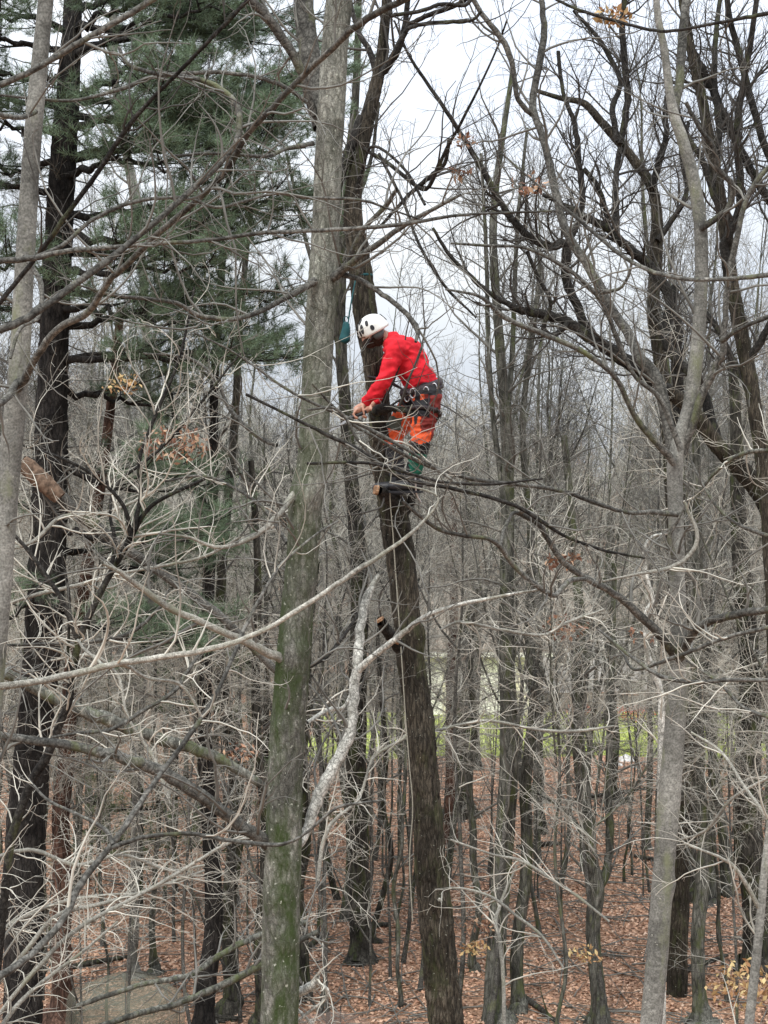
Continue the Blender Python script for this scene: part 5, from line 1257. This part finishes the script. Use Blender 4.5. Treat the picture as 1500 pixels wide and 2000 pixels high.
for j in range(6):
    a = j * math.pi / 3 - 0.35 + 0.7 * 0
    S = np.array([[0.81 * math.cos(a), 0.81 * math.sin(a), 0, 0.006], [0.83 * math.cos(a), 0.83 * math.sin(a), 0.42, 0.006], [0.78 * math.cos(a), 0.78 * math.sin(a), 0.79, 0.006], [0.45 * math.cos(a), 0.45 * math.sin(a), 0.94, 0.005], [0.02, 0, 1.07, 0.005]])
    S = spline(S, 14); V, Q = tubes(S[None, :, :3], S[None, :, 3], 6)
    link('hoop', np_mesh('hoop', V, Q, M['pole']), cg)
# netting panel on a post, bottom centre
nt = empty('net_fence', P(665, 2060, 20), 'brown netting panel on a thin dark post, right of the mossy trunk\'s foot', 'net fence')
nt.location.z = float(ground_z(nt.location.x, nt.location.y))
gxs = np.linspace(-0.95, 0.42, 16); gzs = np.linspace(0, 1.0, 8)
Vn = []
for i, zq in enumerate(gzs):
    for j, xq in enumerate(gxs):
        top = 0.78 + (0.12 if xq > -0.1 else 0.12 + 0.12 * (xq + 0.1)) - (0.5 * max(0, xq) ** 1.2)
        Vn.append((xq, 0.05 * math.sin(xq * 6) + 0.03 * math.sin(zq * 5), zq * top))
nx = len(gxs)
Qn = [(i * nx + j, i * nx + j + 1, (i + 1) * nx + j + 1, (i + 1) * nx + j) for i in range(len(gzs) - 1) for j in range(nx - 1)]
link('netting', np_mesh('netting', np.array(Vn), np.array(Qn), M['net2']), nt)
S = np.array([[0, 0.03, -0.05, .011], [0, 0.03, 0.95, .010]]); V, Q = tubes(spline(S, 4)[None, :, :3], spline(S, 4)[None, :, 3], 7)
link('post', np_mesh('post', V, Q, M['pole']), nt)
S = np.array([[-0.1, 0.03, 0.93, .005], [0.62, 0.2, 0.05, .005]]); V, Q = tubes(spline(S, 4)[None, :, :3], spline(S, 4)[None, :, 3], 5)
link('guy_line', np_mesh('guy_line', V, Q, M['twig']), nt)
# small black bucket at the very bottom
bk = empty('bucket', P(388, 2010, 20.5), 'small black bucket with a pale rim at the very bottom below the two black trunks', 'bucket')
bk.location.z = float(ground_z(bk.location.x, 20.5)) + 0.02
bm = bmesh.new(); bmesh.ops.create_cone(bm, cap_ends=False, segments=24, radius1=0.13, radius2=0.16, depth=0.34)
bmesh.ops.translate(bm, verts=bm.verts, vec=(0, 0, 0.17)); bmesh.ops.create_circle(bm, cap_ends=True, segments=24, radius=0.13)
o = link('body', bm_mesh('body', bm, plain('black_plastic', (0.02, 0.02, 0.022), 0.4, 0.5)), bk)
bm = bmesh.new()
pts = [(0.165 * math.cos(a), 0.165 * math.sin(a), 0.34) for a in np.linspace(0, 2 * math.pi, 25)]
V, Q = tubes(np.array(pts)[None], np.full((1, 25), 0.012), 6); bm.free()
link('rim', np_mesh('rim', V, Q, M['white_paint']), bk)

# ------------------------------------------------------------------ the climber
PD = 12.25
def W(px, py, dy=0.0): return Vector(P(px, py, PD + dy))
M['skin'] = plain('skin', (0.45, 0.24, 0.17), 0.5, 0.4, scale=40, var=0.08)
M['shirt'] = plain('red_jersey', (0.54, 0.020, 0.030), 0.9, 0.12, scale=9, var=0.30, bump=0.3)
M['orange'] = plain('orange_trouser_cloth', (0.58, 0.085, 0.028), 0.8, 0.2, scale=20, var=0.25, bump=0.2)
M['black_cloth'] = plain('black_trouser_cloth', (0.018, 0.018, 0.02), 0.8, 0.2, scale=20, var=0.3, bump=0.2)
M['maroon'] = plain('dark_red_trouser_panel', (0.16, 0.022, 0.018), 0.8, 0.2, scale=20, var=0.3)
M['grey_cloth'] = plain('dark_grey_green_cloth', (0.08, 0.09, 0.075), 0.85, 0.2, scale=20, var=0.2)
M['helmet'] = plain('white_helmet_shell', (0.66, 0.66, 0.62), 0.35, 0.5, scale=8, var=0.03)
M['black'] = plain('black_rubber', (0.012, 0.012, 0.014), 0.5, 0.4, scale=10, var=0.2)
M['green'] = plain('green_gaiter', (0.012, 0.10, 0.065), 0.8, 0.2, scale=20, var=0.2)
M['teal'] = plain('teal_webbing', (0.005, 0.055, 0.060), 0.7, 0.3, scale=20, var=0.25)
M['rope'] = plain('pale_climbing_rope', (0.27, 0.26, 0.21), 0.8, 0.2, scale=120, var=0.3)
M['metal'] = plain('brushed_metal', (0.55, 0.55, 0.56), 0.3, 0.5, metal=0.9)
M['saddle'] = plain('black_red_harness', (0.03, 0.022, 0.025), 0.7, 0.3, scale=30, var=0.5)

def capsule(bm, a, b, ra, rb, seg=14, rings=10, flat=None):
    """tapered closed capsule from a to b; flat = (axis vector, factor) squashes the section"""
    a, b = Vector(a), Vector(b); d = b - a; L = d.length; q = d.to_track_quat('Z', 'Y').to_matrix()
    prev = None; first = None
    prof = []
    for i in range(5): t = -math.pi / 2 + i * math.pi / 8; prof.append((ra * math.cos(t) + 1e-4, ra * math.sin(t)))
    for i in range(1, rings): f = i / rings; prof.append((ra + (rb - ra) * f, L * f))
    for i in range(5): t = i * math.pi / 8; prof.append((rb * math.cos(t) + 1e-4, L + rb * math.sin(t)))
    for (r_, z_) in prof:
        ring = []
        for k in range(seg):
            an = 2 * math.pi * k / seg; v = Vector((r_ * math.cos(an), r_ * math.sin(an), z_))
            co = q @ v
            if flat:
                ax = Vector(flat[0]).normalized(); co = co - ax * (co.dot(ax) - (q @ Vector((0, 0, z_))).dot(ax)) * (1 - flat[1])
            ring.append(bm.verts.new(a + co))
        if prev:
            for k in range(seg): bm.faces.new((prev[k], prev[(k + 1) % seg], ring[(k + 1) % seg], ring[k]))
        else: bm.faces.new(ring[::-1])
        prev = ring
    bm.faces.new(prev)

def ball(bm, c, s, rot=None, sub=3):
    m_ = Matrix.Translation(Vector(c)) @ (rot.to_matrix().to_4x4() if rot else Matrix()) @ Matrix.Diagonal((s[0], s[1], s[2], 1))
    bmesh.ops.create_icosphere(bm, subdivisions=sub, radius=1, matrix=m_)

def remeshed(name, bm, m, parent, org, voxel=0.009, smooth=6, wrinkle=0.0, wscale=14.0, matfn=None):
    me0 = bpy.data.meshes.new('tmp'); bm.to_mesh(me0); bm.free()
    o0 = bpy.data.objects.new('tmp', me0); COL.objects.link(o0)
    rm = o0.modifiers.new('r', 'REMESH'); rm.mode = 'VOXEL'; rm.voxel_size = voxel
    sm = o0.modifiers.new('s', 'SMOOTH'); sm.iterations = smooth; sm.factor = 0.5
    dg = bpy.context.evaluated_depsgraph_get(); dg.update()
    me = bpy.data.meshes.new_from_object(o0.evaluated_get(dg))
    bpy.data.objects.remove(o0); me.name = name
    N = len(me.vertices); co = np.empty(N * 3, dtype=np.float32); me.vertices.foreach_get('co', co); co = co.reshape(-1, 3)
    no = np.empty(N * 3, dtype=np.float32); me.vertices.foreach_get('normal', no); no = no.reshape(-1, 3)
    if wrinkle:
        h = np.array([0.6 - 2.0 * abs(mnoise.noise(Vector((c[0] * wscale * .55 + c[2] * 3, c[1] * wscale * .6, c[2] * wscale * 1.5 - c[0] * 5)))) + 0.45 * mnoise.noise(Vector((c[0], c[1], c[2])) * wscale * 2.3) for c in co])
        co = co + no * (h * wrinkle)[:, None]
    co = co - np.array(org, dtype=np.float32)
    me.vertices.foreach_set('co', co.astype(np.float32).ravel())
    me.materials.clear()
    for mm in (m if isinstance(m, list) else [m]): me.materials.append(mm)
    for p in me.polygons: p.use_smooth = True
    if matfn:
        for p in me.polygons: p.material_index = matfn(Vector(p.center) + Vector(org))
    me.update()
    return link(name, me, parent)

# joints (facing left, bent forward, weight on the stub)
hipc = W(826, 768, 0.02); waist = W(818, 742, 0.0); chest = W(792, 695, 0.0); neck0 = W(764, 668, -0.01); head = W(731, 650, -0.02)
shN = W(774, 684, -0.15); elN = W(750, 744, -0.20); wrN = W(712, 789, -0.13); haN = W(698, 800, -0.11)
shF = W(770, 678, 0.17); elF = W(752, 745, 0.24); wrF = W(727, 790, 0.08); haF = W(714, 800, 0.03)
hN = W(834, 782, -0.09); kN = W(822, 858, -0.16); aN = W(806, 935, -0.05)
hF = W(820, 780, 0.11); kF = W(766, 848, 0.14); aF = W(776, 938, 0.10)
org = W(790, 968, 0.0)
person = empty('person', org, 'climber in red jersey, orange trousers and white helmet, bent forward in the dark tree', 'person')
bm = bmesh.new()
ball(bm, head, (0.078, 0.072, 0.098), Vector((0.35, 0, 1)).to_track_quat('Z', 'Y')); capsule(bm, neck0 + Vector((0.02, 0, 0)), head, 0.062, 0.055)
ball(bm, head + Vector((-0.055, 0, -0.045)), (0.045, 0.05, 0.055)); ball(bm, head + Vector((-0.092, 0, -0.02)), (0.018, 0.014, 0.022))   # jaw, nose
for s in (-1, 1):
    ball(bm, head + Vector((0.01, 0.072 * s, -0.02)), (0.016, 0.010, 0.026))   # ears
capsule(bm, chest, neck0, 0.125, 0.075); capsule(bm, waist, chest, 0.105, 0.135); capsule(bm, hipc, waist, 0.135, 0.11)
for (s_, e_, w__, h__) in ((shN, elN, wrN, haN), (shF, elF, wrF, haF)):
    capsule(bm, neck0 + (s_ - neck0) * 0.5, s_, 0.06, 0.055); capsule(bm, s_, e_, 0.046, 0.036); capsule(bm, e_, w__, 0.036, 0.027); capsule(bm, w__, h__, 0.029, 0.034, flat=((0, 1, 0), 0.65))
    dr = (h__ - w__).normalized(); sd = Vector((0, 1, 0))
    for k, (off, ln) in enumerate(((-0.030, 0.060), (-0.010, 0.070), (0.010, 0.066), (0.029, 0.052))):
        p0 = h__ + sd * off + dr * 0.005; p1 = p0 + dr * ln * 0.55 + Vector((0, 0, -0.012)); p2 = p1 + Vector((0.35, 0, -0.9)).normalized() * ln * 0.45; p3 = p2 + Vector((0.95, 0, -0.2)).normalized() * ln * 0.35
        capsule(bm, p0, p1, 0.0095, 0.009, 8, 3); capsule(bm, p1, p2, 0.009, 0.0085, 8, 3); capsule(bm, p2, p3, 0.0085, 0.0075, 8, 3)
    t0 = w__ + dr * 0.02 + sd * -0.025; t1 = t0 + (dr * 0.5 + Vector((0.5, -0.3, -0.5))).normalized() * 0.04; t2 = t1 + Vector((0.2, 0.1, -0.9)).normalized() * 0.03
    capsule(bm, t0, t1, 0.013, 0.011, 8, 3); capsule(bm, t1, t2, 0.011, 0.009, 8, 3)
for (h_, k_, a_) in ((hN, kN, aN), (hF, kF, aF)):
    capsule(bm, h_, k_, 0.085, 0.055); capsule(bm, k_, a_, 0.052, 0.036); capsule(bm, a_, a_ + Vector((-0.08, 0, -0.065)), 0.030, 0.022)
remeshed('body', bm, M['skin'], person, org, voxel=0.0065, smooth=3)

bm = bmesh.new()
capsule(bm, chest + Vector((0.01, 0, 0)), neck0 + Vector((0.012, 0, 0)), 0.145, 0.088, flat=((0.6, 0, 0.6), 0.92)); capsule(bm, waist + Vector((0.0, 0, 0.015)), chest, 0.128, 0.152)
capsule(bm, hipc + Vector((-0.01, 0, 0.085)), waist, 0.135, 0.13)
for (s_, e_, w__) in ((shN, elN, wrN), (shF, elF, wrF)):
    capsule(bm, chest + (s_ - chest) * 0.5 + Vector((0, 0, 0.03)), s_, 0.10, 0.082); capsule(bm, neck0 + (s_ - neck0) * 0.40, s_, 0.088, 0.080); capsule(bm, s_, e_, 0.074, 0.056); capsule(bm, e_, w__ + (e_ - w__) * 0.14, 0.056, 0.042)
remeshed('jersey', bm, M['shirt'], person, org, voxel=0.008, smooth=5, wrinkle=0.013, wscale=12)

def trouser_mat(c):
    px = 750 + c.x / c.y * F + 7 * mnoise.noise(c * 9); py = 1050 - (c.z - EYE) / c.y * F + 8 * mnoise.noise(c * 8 + Vector((4, 2, 1)))
    if py < 772: return 1
    if px > 842: return 3
    if 812 < px < 820 and py < 830: return 1
    if c.y > PD + 0.02:                       # far leg: dark lower panel on the thigh
        if 818 < py < 838 and px < 786: return 2
        if py > 868 or (px < 776 and 800 < py < 812): return 1
        return 0
    if py > 866: return 1
    if 780 < py < 814: return 1
    if px > 826: return 3 if py < 846 else 0
    return 1 if (px < 806 and py < 826) else 0
bm = bmesh.new()
capsule(bm, hipc + Vector((0, 0, -0.01)), waist + Vector((0.01, 0, -0.06)), 0.150, 0.110)
capsule(bm, hN + Vector((0, 0, 0.02)), kN, 0.118, 0.082); capsule(bm, kN, aN + Vector((0, 0, 0.03)), 0.082, 0.058)
capsule(bm, hF + Vector((0, 0, 0.02)), kF, 0.118, 0.084); capsule(bm, kF, aF + Vector((0, 0, 0.03)), 0.082, 0.058)
remeshed('trousers', bm, [M['orange'], M['black_cloth'], M['grey_cloth'], M['maroon']], person, org, voxel=0.008, smooth=5, wrinkle=0.014, wscale=14, matfn=trouser_mat)
for (a_, m_) in ((aN, 'green'), (aF, 'black_cloth')):
    bm = bmesh.new(); kk = kN if a_ is aN else kF
    capsule(bm, a_ + (kk - a_) * 0.22, a_ + (kk - a_) * 0.66, 0.062, 0.076)
    remeshed('gaiter', bm, M[m_], person, org, voxel=0.008, smooth=3, wrinkle=0.005)
for a_ in (aN, aF):
    bm = bmesh.new()
    capsule(bm, a_ + Vector((0, 0, 0.08)), a_ + Vector((0.0, 0, -0.02)), 0.055, 0.055)
    capsule(bm, a_ + Vector((0.035, 0, -0.050)), a_ + Vector((-0.15, 0, -0.060)), 0.050, 0.044); ball(bm, a_ + Vector((-0.15, 0, -0.06)), (0.055, 0.045, 0.036))
    bo_ = remeshed('boot', bm, M['black'], person, org, voxel=0.007, smooth=3)
    bm = bmesh.new(); box(bm, -0.19, 0.085, -0.044, 0.044, -0.115, -0.097)
    so = link('sole', bm_mesh('sole', bm, M['black_cloth']), bo_, a_ - org)
# climbing spur shanks
for a_, s in ((aN, -1), (aF, 1)):
    S = np.array([[*(a_ + Vector((0.0, 0.05 * s, 0.28))), .007], [*(a_ + Vector((0.02, 0.055 * s, 0.0))), .007], [*(a_ + Vector((0.03, 0.03 * s, -0.12))), .007], [*(a_ + Vector((0.07, 0.0, -0.19))), .004]])
    S = spline(S, 14); V, Q = tubes(S[None, :, :3], S[None, :, 3], 6)
    link('climbing_spur', np_mesh('climbing_spur', V, Q, M['metal'], org=org), person)

# helmet
hq = Vector((-0.50, -0.20, 0.9)).to_track_quat('Z', 'Y')
hc = head + Vector((-0.012, 0, 0.035))
bm = bmesh.new(); bmesh.ops.create_uvsphere(bm, u_segments=32, v_segments=20, radius=1)
bmesh.ops.delete(bm, geom=[v for v in bm.verts if v.co.z < -0.22 - 0.25 * max(0, v.co.x)], context='VERTS')
for v in bm.verts:
    r_ = 1 + 0.035 * math.cos(6 * math.atan2(v.co.y, v.co.x)) * (1 - abs(v.co.z)) + (0.07 if v.co.z < -0.12 else 0)
    v.co = Vector((v.co.x * 0.132 * r_, v.co.y * 0.112 * r_, v.co.z * 0.108))
ge = bmesh.ops.solidify(bm, geom=bm.faces[:], thickness=-0.006)
he = bm_mesh('helmet', bm, M['helmet'], smooth=True)
hel = link('helmet', he, person, hc - org); hel.rotation_mode = 'QUATERNION'; hel.rotation_quaternion = hq
# vents: dark recessed slots on the shell
def on_shell(u, v, r_=1.0):
    return Vector((0.132 * r_ * math.cos(u) * math.cos(v), 0.112 * r_ * math.sin(u) * math.cos(v), 0.108 * r_ * math.sin(v)))
for (u, v, a_, b_) in [(-1.2, 0.35, .026, .013), (-1.9, 0.55, .020, .012), (-0.7, 0.62, .018, .010), (-2.3, 0.15, .020, .013), (-1.55, 0.95, .018, .012), (-2.75, 0.55, .015, .010),
                       (-0.45, 0.15, .015, .012), (-1.55, 0.08, .022, .010), (1.2, 0.35, .026, .013), (1.9, 0.55, .02, .012), (-3.0, 0.1, .014, .010), (2.4, 0.15, .02, .013)]:
    c = on_shell(u, v, 1.0 + 0.035 * math.cos(6 * u) * (1 - abs(math.sin(v))) + 0.012); nn = Vector((c.x / 0.132 ** 2, c.y / 0.112 ** 2, c.z / 0.108 ** 2)).normalized()
    bm = bmesh.new(); bmesh.ops.create_cone(bm, cap_ends=True, segments=12, radius1=1, radius2=0.8, depth=0.006)
    mt = Matrix.Translation(c + nn * 0.007) @ nn.to_track_quat('Z', 'X').to_matrix().to_4x4() @ Matrix.Diagonal((a_ * 1.55, b_ * 1.45, 1, 1))
    bmesh.ops.transform(bm, matrix=mt, verts=bm.verts)
    link('vent', bm_mesh('vent', bm, M['black']), hel)
bm = bmesh.new(); ball(bm, head + Vector((-0.035, 0, -0.075)), (0.062, 0.060, 0.048)); ball(bm, head + Vector((0.02, 0, -0.04)), (0.075, 0.077, 0.07))  # dark brown balls around jaw and lower head, added to darken the face
for v in bm.verts: v.co += Vector((mnoise.noise(v.co * 60), mnoise.noise(v.co * 60 + Vector((5, 0, 0))), 0)) * 0.006
link('dark_jaw', bm_mesh('dark_jaw', bm, plain('dark_brown_jaw', (0.035, 0.022, 0.016), 0.9, 0.2, scale=90, var=0.4), org=org, smooth=True), person)
# ear muff cup and straps
for s in (-1, 1):
    bm = bmesh.new(); c = head + Vector((0.03, 0.095 * s, -0.01)); ball(bm, c, (0.048, 0.026, 0.056))
    link('ear_muff', bm_mesh('ear_muff', bm, plain('dark_grey_muff', (0.05, 0.055, 0.055), 0.5, 0.4), org=org, smooth=True), person)
S = np.array([[*(head + Vector((0.03, -0.10, 0.02))), .008], [*(head + Vector((-0.03, -0.085, -0.07))), .008], [*(head + Vector((-0.07, 0, -0.115))), .008], [*(head + Vector((-0.03, 0.085, -0.07))), .008]])
S = spline(S, 16); V, Q = tubes(S[None, :, :3], S[None, :, 3], 6); link('chin_strap', np_mesh('chin_strap', V, Q, M['black'], org=org), person)

# harness: padded belt, leg loops, gear
def ring(c, ax, rx, ry, th, n=40, wd=1.0):
    q = Vector(ax).to_track_quat('Z', 'Y'); pts = [c + q @ Vector((rx * math.cos(t), ry * math.sin(t), 0)) for t in np.linspace(0, 2 * math.pi, n + 1)]
    return tubes(np.array([tuple(p) for p in pts])[None], np.full((1, n + 1), th), 8)
hn = empty('h', (0, 0, 0)); bpy.data.objects.remove(hn)
V1, Q1 = ring(waist * 0.42 + hipc * 0.58, (hipc - waist), 0.150, 0.150, 0.034)
V2, Q2 = ring(waist * 0.12 + hipc * 0.88 + Vector((0, 0, 0.0)), (hipc - waist), 0.160, 0.160, 0.020)
V, Q = merge([(V1, Q1), (V2, Q2)])
har = link('harness', np_mesh('harness', V, Q, M['saddle'], org=org), person)
for (h_, k_) in ((hN, kN), (hF, kF)):
    V, Q = ring(h_ + (k_ - h_) * 0.30, (k_ - h_), 0.118, 0.118, 0.017)
    link('leg_loop', np_mesh('leg_loop', V, Q, M['saddle'], org=org), har)
for k, (px, py, dy) in enumerate(((848, 758, -0.14), (832, 765, -0.19), (806, 768, -0.17), (795, 775, -0.12))):
    V, Q = ring(W(px, py, dy), (0.3, 1, 0.1), 0.022, 0.038, 0.005, 16); link('carabiner', np_mesh('carabiner', V, Q, M['metal'], org=org), har)
bm = bmesh.new(); c = W(850, 775, -0.10); capsule(bm, c, c + Vector((0.0, 0, -0.16)), 0.045, 0.035)
link('gear_pouch', bm_mesh('gear_pouch', bm, M['black_cloth'], org=org, smooth=True), har)
S = np.array([[*W(838, 772, -0.2), .006], [*W(836, 800, -0.24), .006], [*W(824, 812, -0.24), .006], [*W(812, 795, -0.22), .006], [*W(800, 775, -0.18), .006]])
S = spline(S, 20); V, Q = tubes(S[None, :, :3], S[None, :, 3], 6); link('gear_cord', np_mesh('gear_cord', V, Q, M['saddle'], org=org), har)
# pruning saw in the near hand
saw = empty('pruning_saw', haN, 'curved pruning saw with black handle held in the climber\'s lowered hands', 'saw')
bm = bmesh.new(); capsule(bm, haN + Vector((0.06, 0.0, -0.02)), haN + Vector((-0.07, 0.0, -0.075)), 0.015, 0.017)
link('handle', bm_mesh('handle', bm, M['black'], org=haN, smooth=True), saw)
bm = bmesh.new(); ptsT, ptsB = [], []
for k in range(13):
    f = k / 12; b0 = haN + Vector((-0.08 - 0.22 * f, 0, -0.08 - 0.17 * f + 0.05 * f * f))
    ptsT.append(b0 + Vector((0.008, 0, 0.016 * (1 - 0.7 * f)))); ptsB.append(b0 - Vector((0.008, 0, 0.016 * (1 - 0.7 * f) + (0.005 if k % 2 else 0))))
for y_ in (-0.001, 0.001):
    t_ = [bm.verts.new(p + Vector((0, y_, 0))) for p in ptsT]; b_ = [bm.verts.new(p + Vector((0, y_, 0))) for p in ptsB]
    for k in range(12): bm.faces.new((t_[k], t_[k + 1], b_[k + 1], b_[k]))
link('blade', bm_mesh('blade', bm, M['metal'], org=haN), saw)

# ropes
def rope(name, label, pts, rad, m, cat='rope'):
    S = spline(np.array([[*p, rad] for p in pts]), len(pts) * 8)
    V, Q = tubes(S[None, :, :3], S[None, :, 3], 6)
    o = link(name, np_mesh(name, V, Q, m, org=pts[0]), None, Vector(pts[0])); return tag(o, label, cat)
rope('climbing_rope', 'pale climbing rope hanging from the harness down the front of the dark leaning trunk',
     [P(805, 790, 12.02), P(778, 860, 12.15), P(762, 950, 12.2), P(768, 1050, 12.3), P(775, 1150, 12.33), P(784, 1280, 12.33), P(792, 1400, 12.35), P(800, 1500, 12.35), P(806, 1580, 12.36), P(800, 1680, 12.4), P(806, 1800, 12.4)], 0.0045, M['rope'])
rope('lanyard', 'short dark lanyard looped from the harness around the climbed stem',
     [P(800, 770, 12.1), P(770, 750, 12.15), P(735, 738, 12.42), P(716, 735, 12.6), P(735, 738, 12.80), P(775, 755, 12.6), P(812, 772, 12.42)], 0.008, M['saddle'], 'rope')
S = ring(Vector(P(706, 540, 12.6)), (-0.1, 0, 1), 0.083, 0.083, 0.013, 30)
o = link('strap', np_mesh('strap', S[0], S[1], M['teal'], org=P(703, 540, 12.6)), None, Vector(P(703, 540, 12.6))); tag(o, 'teal sling wrapped around the dark stem above the climber\'s helmet', 'strap')
rope('climbing_rope', 'thin teal cord running down from the sling to the teal rope bag', [P(694, 548, 12.45), P(686, 590, 12.4), P(680, 630, 12.4)], 0.006, M['teal'])
rb = empty('rope_bag', P(676, 640, 12.4), 'small teal rope bag hanging between the mossy trunk and the helmet', 'bag')
bm = bmesh.new(); capsule(bm, Vector((0, 0, 0.02)), Vector((-0.01, 0, -0.09)), 0.030, 0.046)
for v in bm.verts: v.co *= 1 + 0.15 * mnoise.noise(v.co * 18)
link('pouch', bm_mesh('pouch', bm, M['teal'], smooth=True), rb)
V, Q = ring(Vector((0, 0, 0.06)), (0, 1, 0), 0.02, 0.03, 0.004, 14); link('loop', np_mesh('loop', V, Q, M['teal']), rb)
print('traced tris', TRI, 'total', sum(sum(len(p.vertices) - 2 for p in m_.polygons) for m_ in bpy.data.meshes) if False else '')
tt = 0
for m_ in bpy.data.meshes:
    if m_.users: tt += len(m_.loops) - 2 * len(m_.polygons)
print('total unique tris', tt, 'objects', len(bpy.data.objects))
